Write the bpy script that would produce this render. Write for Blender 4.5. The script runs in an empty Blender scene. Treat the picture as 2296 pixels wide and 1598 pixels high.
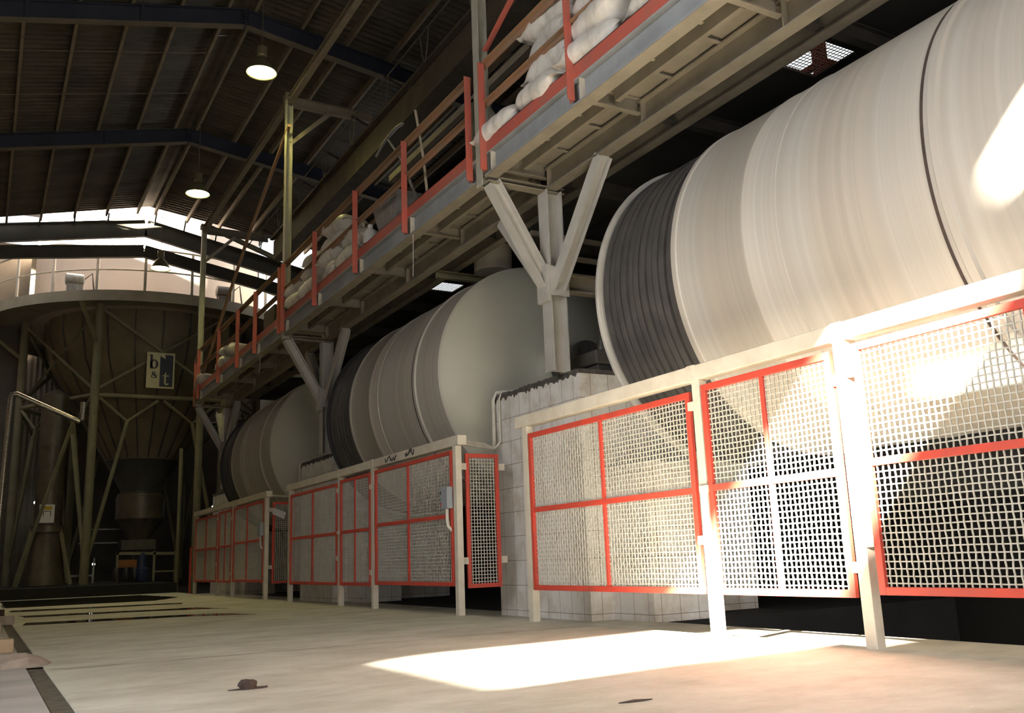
import bpy, math, random
from mathutils import Vector, Matrix
R = math.radians
PI = math.pi
S = bpy.context.scene
COL = S.collection
random.seed(7)

# ------------------------------------------------------------------ materials
def new_mat(name):
    m = bpy.data.materials.new(name); m.use_nodes = True
    nt = m.node_tree; nt.nodes.clear()
    out = nt.nodes.new('ShaderNodeOutputMaterial'); b = nt.nodes.new('ShaderNodeBsdfPrincipled')
    nt.links.new(b.outputs[0], out.inputs[0])
    return m, nt, b

def ramp(nt, fac, stops):
    r = nt.nodes.new('ShaderNodeValToRGB')
    e = r.color_ramp.elements
    e[0].position, e[0].color = stops[0][0], (*stops[0][1], 1)
    e[1].position, e[1].color = stops[-1][0], (*stops[-1][1], 1)
    for p, c in stops[1:-1]:
        k = e.new(p); k.color = (*c, 1)
    nt.links.new(fac, r.inputs[0]); return r.outputs[0]

def noise(nt, scale, vec=None, detail=4, rough=.6, stretch=None, kind='Object'):
    tc = nt.nodes.new('ShaderNodeTexCoord'); n = nt.nodes.new('ShaderNodeTexNoise')
    v = vec or tc.outputs[kind]
    if stretch:
        mp = nt.nodes.new('ShaderNodeMapping'); mp.inputs['Scale'].default_value = stretch
        nt.links.new(v, mp.inputs[0]); v = mp.outputs[0]
    nt.links.new(v, n.inputs['Vector'])
    n.inputs['Scale'].default_value = scale; n.inputs['Detail'].default_value = detail
    n.inputs['Roughness'].default_value = rough
    return n.outputs[0]

def bump(nt, b, h, strength=.3, dist=.01):
    k = nt.nodes.new('ShaderNodeBump'); k.inputs['Strength'].default_value = strength
    k.inputs['Distance'].default_value = dist
    nt.links.new(h, k.inputs['Height']); nt.links.new(k.outputs[0], b.inputs['Normal'])

def paint(name, c, c2=None, scale=3, rough=.55, metal=0, chips=None, chip_at=.66, bmp=.15, stretch=None):
    """painted / dusty surface: two tones of noise and, if given, chipped spots"""
    m, nt, b = new_mat(name)
    c2 = c2 or tuple(x * .72 for x in c)
    n = noise(nt, scale, detail=6, stretch=stretch)
    col = ramp(nt, n, [(.3, c2), (.62, c)])
    if chips:
        n2 = noise(nt, scale * 4, detail=8, rough=.7)
        f = ramp(nt, n2, [(chip_at, (0, 0, 0)), (chip_at + .03, (1, 1, 1))])
        mx = nt.nodes.new('ShaderNodeMix'); mx.data_type = 'RGBA'
        nt.links.new(f, mx.inputs[0]); nt.links.new(col, mx.inputs[6]); mx.inputs[7].default_value = (*chips, 1)
        col = mx.outputs[2]
    nt.links.new(col, b.inputs['Base Color'])
    b.inputs['Roughness'].default_value = rough; b.inputs['Metallic'].default_value = metal
    if bmp: bump(nt, b, noise(nt, scale * 9), bmp, .004)
    return m

M = {}
M['cream'] = paint('cream_paint', (.62, .56, .46), (.5, .44, .35), 4, .5, chips=(.25, .16, .09), chip_at=.72)
M['red'] = paint('red_paint', (.58, .06, .036), (.42, .06, .04), 5, .5, chips=(.45, .32, .24), chip_at=.68)
M['red_rail'] = paint('dusty_red_paint', (.47, .1, .07), (.36, .12, .09), 4, .6, chips=(.4, .27, .2), chip_at=.66)
M['rail_dust'] = paint('dusty_rail', (.3, .16, .09), (.24, .17, .11), 4, .7)
M['wire'] = paint('galvanised_wire', (.5, .48, .42), (.42, .4, .34), 10, .5, bmp=0)
M['grey_beam'] = paint('grey_blue_paint', (.33, .345, .35), (.24, .25, .255), 2.5, .55, chips=(.22, .17, .12), chip_at=.7)
M['dust_beam'] = paint('dust_covered_steel', (.3, .26, .2), (.22, .19, .145), 3, .75)
M['deck'] = paint('dusty_deck_plate', (.32, .28, .22), (.25, .22, .17), 2, .75)
M['column'] = paint('pale_grey_column', (.47, .45, .42), (.38, .36, .32), 3, .55, chips=(.3, .17, .07), chip_at=.71)
M['roof_post'] = paint('roof_post_paint', (.42, .41, .34), (.33, .32, .26), 3, .55)
M['dark_deck'] = paint('sooty_deck', (.055, .052, .045), (.035, .033, .03), 2, .8)
M['blue_rafter'] = paint('dark_blue_paint', (.03, .036, .06), (.022, .026, .042), 2, .7)
M['rafter_dust'] = paint('rafter_dust', (.17, .14, .1), (.12, .1, .075), 3, .8)
M['purlin'] = paint('purlin_steel', (.27, .215, .15), (.2, .16, .11), 4, .8)
M['girder'] = paint('sooty_girder', (.1, .08, .055), (.07, .055, .04), 3, .85)
M['sheet'] = paint('roof_sheet', (.12, .1, .072), (.055, .046, .035), .9, .7, stretch=(1, 2.2, 1), bmp=0)
M['wall_sheet'] = paint('wall_sheet', (.12, .105, .08), (.08, .07, .055), 1, .8)
M['dark_wall'] = paint('sooty_wall', (.03, .027, .022), (.02, .018, .015), 1, .85)
M['wall_pale'] = paint('pale_wall', (.5, .46, .4), (.4, .36, .31), 1, .85)
M['black'] = paint('black_rubber', (.026, .025, .026), (.018, .018, .018), 6, .55)
M['belt'] = paint('rubber_belt', (.075, .07, .068), (.05, .047, .046), 5, .5)
M['iron'] = paint('oily_iron', (.085, .075, .065), (.05, .045, .04), 5, .6, chips=(.2, .17, .14), chip_at=.68)
M['olive'] = paint('olive_steel', (.24, .22, .13), (.17, .155, .09), 2, .55)
M['tank'] = paint('brown_tank', (.22, .175, .1), (.15, .12, .07), 1.2, .55)
M['tank_dark'] = paint('dark_tank', (.085, .078, .06), (.06, .055, .042), 2, .45)
M['hopper'] = paint('stained_steel', (.19, .155, .11), (.12, .1, .075), 3, .4, metal=.3)
M['tower'] = paint('cream_tower', (.66, .55, .46), (.58, .48, .4), .8, .7)
M['walk_ring'] = paint('ring_steel', (.36, .32, .24), (.28, .25, .18), 2, .6)
M['duct'] = paint('duct_steel', (.15, .125, .09), (.09, .075, .055), 2, .4, metal=.4)
M['orange'] = paint('orange_paint', (.4, .15, .03), (.3, .11, .03), 4, .6)
M['white_plastic'] = paint('white_plastic', (.7, .7, .68), (.6, .6, .58), 4, .4, bmp=0)
M['blue'] = paint('blue_plastic', (.03, .045, .11), (.025, .035, .09), 4, .5, bmp=0)
M['grey_box'] = paint('grey_box', (.3, .32, .35), (.26, .28, .3), 4, .45)
M['paper'] = paint('paper', (.62, .63, .65), (.55, .56, .58), 6, .8, bmp=0)
M['concrete_edge'] = paint('dark_cement', (.1, .09, .08), (.05, .045, .04), 12, .95, bmp=.6)
M['concrete'] = paint('rough_cement', (.36, .31, .26), (.24, .2, .17), 9, .95, bmp=.6)
M['timber'] = paint('old_timber', (.42, .34, .22), (.28, .21, .13), 3, .8, stretch=(1, 8, 1))
M['stick'] = paint('pale_wood', (.6, .52, .38), (.5, .42, .3), 5, .7)
M['rust'] = paint('rusty_scrap', (.07, .045, .035), (.04, .028, .025), 14, .85, bmp=.5)
M['galv'] = paint('galvanised_sheet', (.36, .36, .34), (.22, .22, .21), 3, .45, metal=.4, stretch=(6, 6, 1))
M['conduit'] = paint('conduit', (.6, .57, .5), (.48, .45, .38), 6, .45)
M['shiny_wrap'] = paint('foil_wrap', (.5, .47, .4), (.18, .16, .12), 14, .28, metal=.8, stretch=(1, 1, 3))
M['cable'] = paint('cable_rubber', (.12, .1, .075), (.09, .075, .06), 4, .7, bmp=0)
M['lamp_metal'] = paint('lamp_metal', (.3, .27, .16), (.22, .2, .12), 5, .4, metal=.5)
M['sign_cream'] = paint('sign_cream', (.75, .68, .42), (.66, .6, .36), 4, .6, bmp=0)
M['sign_dark'] = paint('sign_navy', (.045, .05, .085), (.03, .035, .06), 3, .5, bmp=0)
M['yellow'] = paint('yellow_label', (.6, .42, .02), (.5, .36, .02), 4, .6, bmp=0)
M['green'] = paint('green_cloth', (.04, .25, .07), (.03, .18, .05), 4, .8)
M['red_button'] = paint('red_button', (.7, .02, .015), (.6, .02, .015), 4, .35, bmp=0)
M['teal_button'] = paint('teal_button', (.15, .4, .4), (.12, .33, .33), 4, .35, bmp=0)
M['smear'] = paint('black_smear', (.03, .028, .025), (.05, .045, .04), 20, .9, bmp=0)

def emis(name, c, s):
    m, nt, b = new_mat(name)
    b.inputs['Base Color'].default_value = (*c, 1)
    b.inputs['Emission Color'].default_value = (*c, 1); b.inputs['Emission Strength'].default_value = s
    return m
M['bulb'] = emis('lamp_bulb', (1, .97, .42), 18)

def sack_mat():
    m, nt, b = new_mat('woven_sack')
    n = noise(nt, 5, detail=7)
    col = ramp(nt, n, [(.3, (.42, .37, .31)), (.5, (.66, .62, .56)), (.7, (.78, .76, .73))])
    nt.links.new(col, b.inputs['Base Color']); b.inputs['Roughness'].default_value = .45
    bump(nt, b, noise(nt, 9, detail=6, stretch=(1.6, .6, 1)), .55, .02)
    return m
M['sack'] = sack_mat()

def drum_mat(name, c, c2, dirt, amount):
    """paint of the drum with bands of dirt running right round it"""
    m, nt, b = new_mat(name)
    tc = nt.nodes.new('ShaderNodeTexCoord'); sp = nt.nodes.new('ShaderNodeSeparateXYZ')
    nt.links.new(tc.outputs['Object'], sp.inputs[0])
    oi = nt.nodes.new('ShaderNodeObjectInfo')
    md = nt.nodes.new('ShaderNodeMath'); md.operation = 'MULTIPLY_ADD'
    nt.links.new(oi.outputs['Random'], md.inputs[0]); md.inputs[1].default_value = 40
    nt.links.new(sp.outputs['Y'], md.inputs[2])
    def n1(scale, detail):
        n = nt.nodes.new('ShaderNodeTexNoise'); n.noise_dimensions = '1D'
        nt.links.new(md.outputs[0], n.inputs['W']); n.inputs['Scale'].default_value = scale
        n.inputs['Detail'].default_value = detail; n.inputs['Roughness'].default_value = .65
        return n.outputs[0]
    a = ramp(nt, n1(1.6, 8), [(.3, dirt), (.48, c2), (.66, c)])
    f = ramp(nt, n1(9, 6), [(.35, (.9, .89, .88)), (.65, (1.04, 1.04, 1.03))])
    mx = nt.nodes.new('ShaderNodeMix'); mx.data_type = 'RGBA'; mx.blend_type = 'MULTIPLY'
    mx.inputs[0].default_value = amount
    nt.links.new(a, mx.inputs[6]); nt.links.new(f, mx.inputs[7])
    nt.links.new(mx.outputs[2], b.inputs['Base Color']); b.inputs['Roughness'].default_value = .42
    return m
M['drum'] = drum_mat('drum_paint', (.465, .44, .4), (.445, .41, .362), (.425, .38, .325), 1)
M['drum_cap'] = paint('drum_cap_paint', (.47, .455, .375), (.41, .395, .32), .8, .5, bmp=0)

def tile_mat():
    m, nt, b = new_mat('white_wall_tiles')
    tc = nt.nodes.new('ShaderNodeTexCoord')
    br = nt.nodes.new('ShaderNodeTexBrick'); nt.links.new(tc.outputs['UV'], br.inputs[0])
    br.offset = 0; br.inputs['Scale'].default_value = 1
    br.inputs['Brick Width'].default_value = .25; br.inputs['Row Height'].default_value = .3
    br.inputs['Mortar Size'].default_value = .003; br.inputs['Mortar Smooth'].default_value = 0
    br.inputs['Color1'].default_value = (.78, .755, .72, 1); br.inputs['Color2'].default_value = (.73, .705, .67, 1)
    br.inputs['Mortar'].default_value = (.2, .17, .14, 1)
    n = noise(nt, 2.5, detail=8, rough=.7)
    d = ramp(nt, n, [(.34, (.72, .66, .58)), (.55, (1, 1, 1))])
    mx = nt.nodes.new('ShaderNodeMix'); mx.data_type = 'RGBA'; mx.blend_type = 'MULTIPLY'; mx.inputs[0].default_value = 1
    nt.links.new(br.outputs[0], mx.inputs[6]); nt.links.new(d, mx.inputs[7])
    nt.links.new(mx.outputs[2], b.inputs['Base Color']); b.inputs['Roughness'].default_value = .4
    return m
M['tile'] = tile_mat()

def floor_mat():
    m, nt, b = new_mat('worn_concrete_floor')
    a = ramp(nt, noise(nt, .55, detail=9, rough=.68), [(.3, (.4, .385, .315)), (.5, (.53, .52, .435)), (.68, (.62, .61, .53))])
    f = ramp(nt, noise(nt, 2.2, detail=9, rough=.72, stretch=(.6, 1, 1)), [(.33, (.74, .72, .69)), (.55, (1, 1, 1)), (.75, (1.18, 1.17, 1.15))])
    sp = ramp(nt, noise(nt, 26, detail=2), [(.7, (1, 1, 1)), (.77, (1.5, 1.48, 1.42))])
    prev = a
    for k in (f, sp):
        mx = nt.nodes.new('ShaderNodeMix'); mx.data_type = 'RGBA'; mx.blend_type = 'MULTIPLY'; mx.inputs[0].default_value = 1
        nt.links.new(prev, mx.inputs[6]); nt.links.new(k, mx.inputs[7]); prev = mx.outputs[2]
    nt.links.new(prev, b.inputs['Base Color']); b.inputs['Roughness'].default_value = .7
    bump(nt, b, noise(nt, 7, detail=8), .25, .01)
    return m
M['floor'] = floor_mat()
M['floor_dark'] = paint('sludge_floor', (.016, .014, .012), (.009, .008, .007), 2, .9, bmp=.5)
M['slab_grey'] = paint('grey_slab', (.42, .4, .375), (.27, .255, .24), 1.6, .7, bmp=.3, stretch=(.5, 1.5, 1))
def water_mat():
    m, nt, b = new_mat('dirty_water')
    b.inputs['Base Color'].default_value = (.018, .016, .012, 1); b.inputs['Roughness'].default_value = .06
    return m
M['water'] = water_mat()
M['groove'] = paint('groove_dirt', (.12, .1, .07), (.06, .05, .035), 12, .95)

# ------------------------------------------------------------------ mesh builder
class MB:
    def __init__(s): s.v = []; s.f = []; s.sm = False
    def add(s, vs, fs):
        o = len(s.v); s.v += [tuple(p) for p in vs]; s.f += [tuple(i + o for i in f) for f in fs]; return s
    def box(s, x0, x1, y0, y1, z0, z1):
        return s.add([(x0,y0,z0),(x1,y0,z0),(x1,y1,z0),(x0,y1,z0),(x0,y0,z1),(x1,y0,z1),(x1,y1,z1),(x0,y1,z1)],
                     [(0,3,2,1),(4,5,6,7),(0,1,5,4),(1,2,6,5),(2,3,7,6),(3,0,4,7)])
    def sweep(s, prof, p, q, up=(0,0,1)):
        """closed 2D profile (u = side, w = up) pulled from p to q"""
        p, q = Vector(p), Vector(q); d = (q - p).normalized(); u = Vector(up)
        side = d.cross(u)
        if side.length < 1e-4: side = d.cross(Vector((1, 0, 0)))
        side.normalize(); u = side.cross(d)
        n = len(prof)
        vs = [p + side * a + u * b for a, b in prof] + [q + side * a + u * b for a, b in prof]
        fs = [(i, (i + 1) % n, n + (i + 1) % n, n + i) for i in range(n)] + [tuple(range(n))[::-1], tuple(range(n, 2 * n))]
        return s.add(vs, fs)
    def bar(s, p, q, w, h, up=(0,0,1)):
        a, b = w / 2, h / 2
        return s.sweep([(-a,-b),(a,-b),(a,b),(-a,b)], p, q, up)
    def ibeam(s, p, q, w, h, t=.014, tw=.012, up=(0,0,1)):
        a, b, c = w / 2, h / 2, tw / 2
        return s.sweep([(-a,-b),(a,-b),(a,-b+t),(c,-b+t),(c,b-t),(a,b-t),(a,b),(-a,b),(-a,b-t),(-c,b-t),(-c,-b+t),(-a,-b+t)], p, q, up)
    def channel(s, p, q, w, h, t=.012, up=(0,0,1)):
        a, b = w / 2, h / 2
        return s.sweep([(-a,-b),(a,-b),(a,-b+t),(-a+t,-b+t),(-a+t,b-t),(a,b-t),(a,b),(-a,b)], p, q, up)
    def angle(s, p, q, w, t=.008, up=(0,0,1)):
        a = w / 2
        return s.sweep([(-a,-a),(a,-a),(a,-a+t),(-a+t,-a+t),(-a+t,a),(-a,a)], p, q, up)
    def tube(s, pts, r, n=10, cap=True):
        """round tube through points; r a number or a list"""
        pts = [Vector(p) for p in pts]; k = len(pts)
        rr = r if isinstance(r, (list, tuple)) else [r] * k
        s.sm = True; vs = []; ref = None
        for i in range(k):
            d = (pts[min(i + 1, k - 1)] - pts[max(i - 1, 0)]).normalized()
            if ref is None:
                ref = Vector((0, 0, 1)) if abs(d.z) < .9 else Vector((1, 0, 0))
            a = d.cross(ref).normalized(); b = a.cross(d).normalized(); ref = b
            vs += [pts[i] + (a * math.cos(2*PI*j/n) + b * math.sin(2*PI*j/n)) * rr[i] for j in range(n)]
        fs = [(i*n+j, i*n+(j+1)%n, (i+1)*n+(j+1)%n, (i+1)*n+j) for i in range(k-1) for j in range(n)]
        if cap: fs += [tuple(range(n))[::-1], tuple(range((k-1)*n, k*n))]
        return s.add(vs, fs)
    def lathe(s, prof, c, axis='Z', n=48, cap0=True, cap1=True):
        """profile of (radius, height along axis) turned round c"""
        s.sm = True; vs = []; k = len(prof)
        for r, h in prof:
            for j in range(n):
                a, b = r * math.cos(2*PI*j/n), r * math.sin(2*PI*j/n)
                vs.append((c[0]+a, c[1]+b, c[2]+h) if axis == 'Z' else (c[0]+b, c[1]+h, c[2]+a) if axis == 'Y' else (c[0]+h, c[1]+a, c[2]+b))
        fs = [(i*n+j, i*n+(j+1)%n, (i+1)*n+(j+1)%n, (i+1)*n+j) for i in range(k-1) for j in range(n)]
        if cap0: fs.append(tuple(range(n))[::-1])
        if cap1: fs.append(tuple(range((k-1)*n, k*n)))
        return s.add(vs, fs)
    def prism(s, poly, axis, a0, a1):
        """2D polygon extruded along an axis"""
        n = len(poly)
        def P(u, w, a): return (a, u, w) if axis == 'X' else (u, a, w) if axis == 'Y' else (u, w, a)
        vs = [P(u, w, a0) for u, w in poly] + [P(u, w, a1) for u, w in poly]
        return s.add(vs, [(i, (i+1) % n, n+(i+1) % n, n+i) for i in range(n)] + [tuple(range(n))[::-1], tuple(range(n, 2*n))])
    def build(s, name, m, parent=None, origin=None, bevel=0, label=None, smooth=None):
        o0 = Vector(origin) if origin is not None else (WORLD[parent] if parent else Vector((0, 0, 0)))
        me = bpy.data.meshes.new(name)
        me.from_pydata([tuple(Vector(p) - o0) for p in s.v], [], s.f); me.validate()
        import bmesh
        bm = bmesh.new(); bm.from_mesh(me); bmesh.ops.recalc_face_normals(bm, faces=bm.faces)
        uvl = bm.loops.layers.uv.new('metres')
        for f in bm.faces:
            n = f.normal; ax = max(range(3), key=lambda i: abs(n[i]))
            for l in f.loops:
                c = l.vert.co + o0
                l[uvl].uv = (c.y, c.z) if ax == 0 else (c.x, c.z) if ax == 1 else (c.x, c.y)
        bm.to_mesh(me); bm.free()
        me.materials.append(M[m] if isinstance(m, str) else m)
        if s.sm if smooth is None else smooth:
            me.shade_smooth(); me.set_sharp_from_angle(angle=R(38))
        o = bpy.data.objects.new(name, me); COL.objects.link(o)
        if parent:
            o.parent = parent; o.location = o0 - WORLD[parent]
        else: o.location = o0
        WORLD[o] = o0
        if label: o['label'] = label
        if bevel:
            b = o.modifiers.new('edge', 'BEVEL'); b.width = bevel; b.segments = 2; b.limit_method = 'ANGLE'
        return o
WORLD = {}

def thing(name, label, cat, loc, group=None):
    o = bpy.data.objects.new(name, None); COL.objects.link(o); o.location = loc; WORLD[o] = Vector(loc)
    o.empty_display_size = .2; o['label'] = label; o['category'] = cat
    if group: o['group'] = group
    return o
def tag(o, label, cat, group=None):
    o['label'] = label; o['category'] = cat
    if group: o['group'] = group
    return o
def struct(o): o['kind'] = 'structure'; return o
def dup(o, off, label=None, parent=None):
    c = o.copy(); COL.objects.link(c); WORLD[c] = WORLD[o] + Vector(off)
    if parent: c.parent = parent
    else: c.location = Vector(o.location) + Vector(off)
    if label: c['label'] = label
    for ch in list(o.children): dup(ch, off, None, c)
    return c

# ------------------------------------------------------------------ key dimensions (metres)
FX = 4.96                     # line of the guard fences
PITCH = 8.62                  # spacing of the mills along the hall
MX, MZ, MR = 7.04, 3.2, 1.69  # mill axis and drum radius
EX = 4.83                     # outer edge of the walkway
DZ = 5.31                     # top of the walkway deck
RX = 3.95                     # roof ridge
def roof_z(x): return 11.78 - (.24 * (RX - x) if x < RX else .135 * (x - RX))

# ------------------------------------------------------------------ setting
mb = MB(); mb.box(.47, 5.03, -6, 28.4, -.3, 0); struct(mb.build('floor', 'floor'))
mb = MB(); mb.box(5.03, 6.25, -6, 28.4, -.36, -.07); struct(mb.build('floor', 'floor'))
mb = MB(); mb.box(6.25, 10.6, -6, 7.88, -1.8, -1.7); mb.box(6.25, 11, 7.88, 28.4, -1.8, -.075); mb.box(5.03, 11, 28.4, 42, -.46, -.075); struct(mb.build('floor', 'floor_dark'))  # pit under the near mill, added so sun through the mesh lands out of view
mb = MB(); mb.box(-6, .36, -6, 28.4, -.3, -.005); struct(mb.build('floor', 'slab_grey'))
mb = MB(); mb.box(.36, .47, -6, 28.4, -.3, -.015); struct(mb.build('floor', 'groove'))
mb = MB(); mb.box(-6, 5.03, 28.4, 42, -.3, .28); struct(mb.build('floor', 'floor_dark'))

# roof: corrugated sheets, the corrugations run down the slope
def corr(mb, x0, x1, y0, y1, z, pitch=.19, amp=.026, per=6):
    n = int((y1 - y0) / pitch * per); vs = []
    for i in range(n + 1):
        y = y0 + (y1 - y0) * i / n; d = amp * math.sin(2 * PI * y / pitch)
        vs += [(x0, y, z(x0) + d), (x1, y, z(x1) + d)]
    mb.add(vs, [(2*i, 2*i+1, 2*i+3, 2*i+2) for i in range(n)])
zs = lambda x: roof_z(x) + .2
mb = MB(); mb.sm = True
corr(mb, -6, 3.62, -6.2, 29.7, zs); corr(mb, 4.05, 10.7, -6.2, 29.7, zs)
ceil = mb.build('ceiling', 'sheet'); struct(ceil)
sol = ceil.modifiers.new('thick', 'SOLIDIFY'); sol.thickness = .012; sol.offset = 1
mb = MB()
for a, b, x in ((-6.2, 18.7, 3.2), (18.7, 21.4, 3.655), (21.4, 29.7, 3.2)):
    mb.add([(x, a, zs(x)+.012), (RX, a, zs(RX)+.015), (4.5, a, zs(4.5)+.012), (x, b, zs(x)+.012), (RX, b, zs(RX)+.015), (4.5, b, zs(4.5)+.012)],
           [(0,1,4,3), (1,2,5,4)])
struct(mb.build('ceiling', 'sheet'))

# walls. The left one has openings shaped after the wanted sun patches.
SUN = Vector((3.0, 1.12, -1.0))
WLX = -5.6
def on_wall(y, z):             # a point of the fence line carried back to the left wall along the sun
    k = (4.92 - WLX) / SUN.x
    return (y - SUN.y * k, z - SUN.z * k)
hole1 = [(7.0, -.8), (6.55, -.35), (6.3, 0), (5.0, 1.2), (3.97, 2.12), (2.95, 2.12), (3.28, 1.72), (3.56, 1.46), (3.87, 1.12), (4.12, .8), (4.36, .42), (4.62, 0), (5.0, -.4), (5.3, -.8)]
hole2 = [(3.05, 2.98), (1.5, 4.5), (1.5, 3.6), (2.4, 3.22)]
import bmesh
def wall_with_holes(name, holes, x, y0, y1, z0, z1, mat):
    cu = bpy.data.curves.new(name, 'CURVE'); cu.dimensions = '2D'; cu.fill_mode = 'BOTH'; cu.extrude = .05
    for loop in [[(y0, z0), (y1, z0), (y1, z1), (y0, z1)]] + holes:
        sp = cu.splines.new('POLY'); sp.points.add(len(loop) - 1); sp.use_cyclic_u = True
        for p, (a, b) in zip(sp.points, loop): p.co = (a, b, 0, 1)
    t = bpy.data.objects.new('t', cu); COL.objects.link(t)
    dg = bpy.context.evaluated_depsgraph_get(); me = bpy.data.meshes.new_from_object(t.evaluated_get(dg))
    bpy.data.objects.remove(t); bpy.data.curves.remove(cu)
    me.materials.clear(); me.materials.append(M[mat])
    o = bpy.data.objects.new(name, me); COL.objects.link(o)
    o.matrix_world = Matrix(((0,0,1,x),(1,0,0,0),(0,1,0,0),(0,0,0,1)))
    return struct(o)
wall_with_holes('wall_left', [[on_wall(*p) for p in h] for h in (hole1, hole2)], WLX, -6.2, 29.7, -.3, 9.75, 'wall_pale')
wall_with_holes('wall_right', [[(7.9, 7.3), (10.4, 7.3), (10.4, 8.9), (7.9, 8.9)], [(19.5, 6.6), (24, 6.6), (24, 9), (19.5, 9)], [(.5, -1.65), (11.5, -1.65), (11.5, 1.2), (.5, 1.2)]], 10.55, -6.2, 42, -1.8, 11.2, 'dark_wall')  # lowest opening added to lead the sun into the box behind
mb = MB(); mb.box(15, 15.1, .2, 12, -1.8, 1.4); mb.box(10.6, 15, .2, 12, -1.8, -1.7); mb.box(10.6, 15, .2, 12, 1.25, 1.35); mb.box(10.6, 15, 11.6, 11.7, -1.7, 1.25); mb.box(10.6, 15, .3, .4, -1.7, 1.25)  # unseen black box, added to swallow sun passing under the near drum
struct(mb.build('wall_sun_trap', 'dark_wall'))
mb = MB(); mb.box(-5.6, 0, -6.2, -6.1, -.3, 9.6); mb.box(6.4, 10.6, -6.2, -6.1, -.3, 9.6); mb.box(0, 6.4, -6.2, -6.1, 4.2, 9.6)
mb.prism([(-5.6, 9.6), (10.6, 9.6), (10.6, 11.2), (RX, 12.1), (-5.6, 9.75)], 'Y', -6.2, -6.1)
struct(mb.build('wall_rear', 'wall_pale'))
mb = MB(); mb.box(-6, 10.6, 42, 42.1, -.3, 14.2)
struct(mb.build('wall_far', 'wall_sheet'))
mb = MB(); mb.box(-5.7, -5.6, 28.3, 42, -.3, 13); struct(mb.build('wall_left', 'wall_sheet'))
# rear lean-to: corrugated cladding behind the tower on the left, low and dark
mb = MB()
n = 90
vs = []
for i in range(n + 1):
    x = -1.5 + 4.2 * i / n; d = .03 * math.sin(2 * PI * x / .19)
    vs += [(x, 40.5 + d, .3), (x, 40.5 + d, 9.6)]
mb.add(vs, [(2*i, 2*i+1, 2*i+3, 2*i+2) for i in range(n)]); mb.box(-1.5, 2.7, 40.6, 40.65, .3, 9.6)
struct(mb.build('wall_cladding', 'wall_pale'))
mb = MB(); mb.box(-6, 10.6, 33.2, 42, 15.5, 15.6)  # extra roof over the tower, added to narrow the slot of sky light
struct(mb.build('ceiling', 'wall_sheet'))
# dark gable cladding left and right of the tower opening
mb = MB(); mb.box(-6, .95, 37.0, 37.1, .3, 12.3); mb.box(8.75, 10.7, 31.6, 31.7, -.1, 11.2); struct(mb.build('wall_gable', 'wall_sheet'))
mb = MB(); mb.box(-6.3, -6.2, 9, 23, -.3, 18); mb.box(-6.3, -6.2, 23, 36, -.3, 14.55); struct(mb.build('wall_sun_block', 'wall_sheet'))  # unseen outside wall, added to block sun from the tower and ridge slit

# floor joints and puddles
def strip(name, pts, mat, z=.003):
    mb = MB(); n = len(pts)
    mb.add([(x, y, z) for x, y in pts] + [(x, y, -.02) for x, y in pts], [tuple(range(n))] + [(i, n+i, n+(i+1) % n, (i+1) % n) for i in range(n)])
    return mb.build(name, mat)
def wob(pts, a, seed):
    rr = random.Random(seed); out = []
    for i in range(len(pts)):
        p, q = Vector(pts[i]), Vector(pts[(i+1) % len(pts)]); k = max(1, int((q-p).length / .3))
        for j in range(k):
            c = p.lerp(q, j / k); out.append((c.x + rr.uniform(-a, a), c.y + rr.uniform(-a, a)))
    return out
pud = [('wide dark puddle on the floor in front of the tower legs', [(.55, 21.9), (3.4, 21.7), (4.2, 23.4), (3.9, 27.2), (.55, 27.6)]),
       ('thin wet streak across the floor, next nearer than the wide puddle', [(.6, 19.3), (3.4, 18.9), (3.6, 19.4), (.6, 20.2)]),
       ('thin wet streak across the floor, middle one of three', [(.65, 16.6), (2.3, 16.4), (3.6, 15.7), (3.3, 16.7), (.65, 17.3)]),
       ('dark wet streak across the floor, nearest one to the camera', [(.6, 14.1), (2.6, 13.8), (3.4, 13.2), (3.1, 14.2), (.6, 14.8)])]
for i, (lb, pts) in enumerate(pud):
    tag(strip('puddle', wob(pts, .05, i), 'water'), lb, 'puddle', 'puddles on the floor')
mb = MB()
for x0, x1, y, y2 in ((.5, 4.9, 9.9, 9.6), (.5, 4.9, 12.3, 12.0), (.5, 4.9, 7.4, 7.3), (.5, 4.9, 18.4, 18.2)):
    mb.add([(x0, y, .002), (x1, y2, .002), (x1, y2+.012, .002), (x0, y+.016, .002)], [(0,1,2,3)])
struct(mb.build('trim_1', 'groove'))

# ------------------------------------------------------------------ roof frame
def rafter(y, label):
    t = thing('roof_rafter', label, 'rafter', (RX, y, 11.4), 'roof rafters')
    mb = MB(); ml = MB()
    for xa, xb in ((-5.5, RX), (RX, 10.4)):
        za, zb = roof_z(xa) - .19, roof_z(xb) - .19
        mb.ibeam((xa, y, za), (xb, y, zb), .17, .36, .02, .014)
        ml.bar((xa, y, za - .186), (xb, y, zb - .186), .18, .012)
    web = mb.build('web', 'blue_rafter', t); ml.build('bottom_flange', 'rafter_dust', t)
    mb = MB(); mb.bar((RX, y, roof_z(RX) - .4), (RX, y, roof_z(RX) - .02), .2, .03, (1, 0, 0))
    for k in range(6):
        for sx in (-.05, .05): mb.bar((RX + sx - .02, y - .1, roof_z(RX) - .38 + k * .065), (RX + sx + .02, y - .1, roof_z(RX) - .38 + k * .065), .03, .03)
    mb.build('ridge_splice', 'blue_rafter', t)
    for x in (.05, 2.0, 5.5, 7.3):
        m2 = MB(); m2.bar((x, y - .09, roof_z(x) - .37), (x, y - .09, roof_z(x) + .02), .06, .012, (0, 1, 0)); m2.build('stiffener', 'blue_rafter', t)
rafter(5.3, 'blue roof rafter nearest the camera, above the big near drum')
rafter(11.3, 'blue roof rafter overhead, between the near column and the first lamp')
rafter(17.25, 'dark blue roof rafter crossing just above the largest, nearest lamp')
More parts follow.
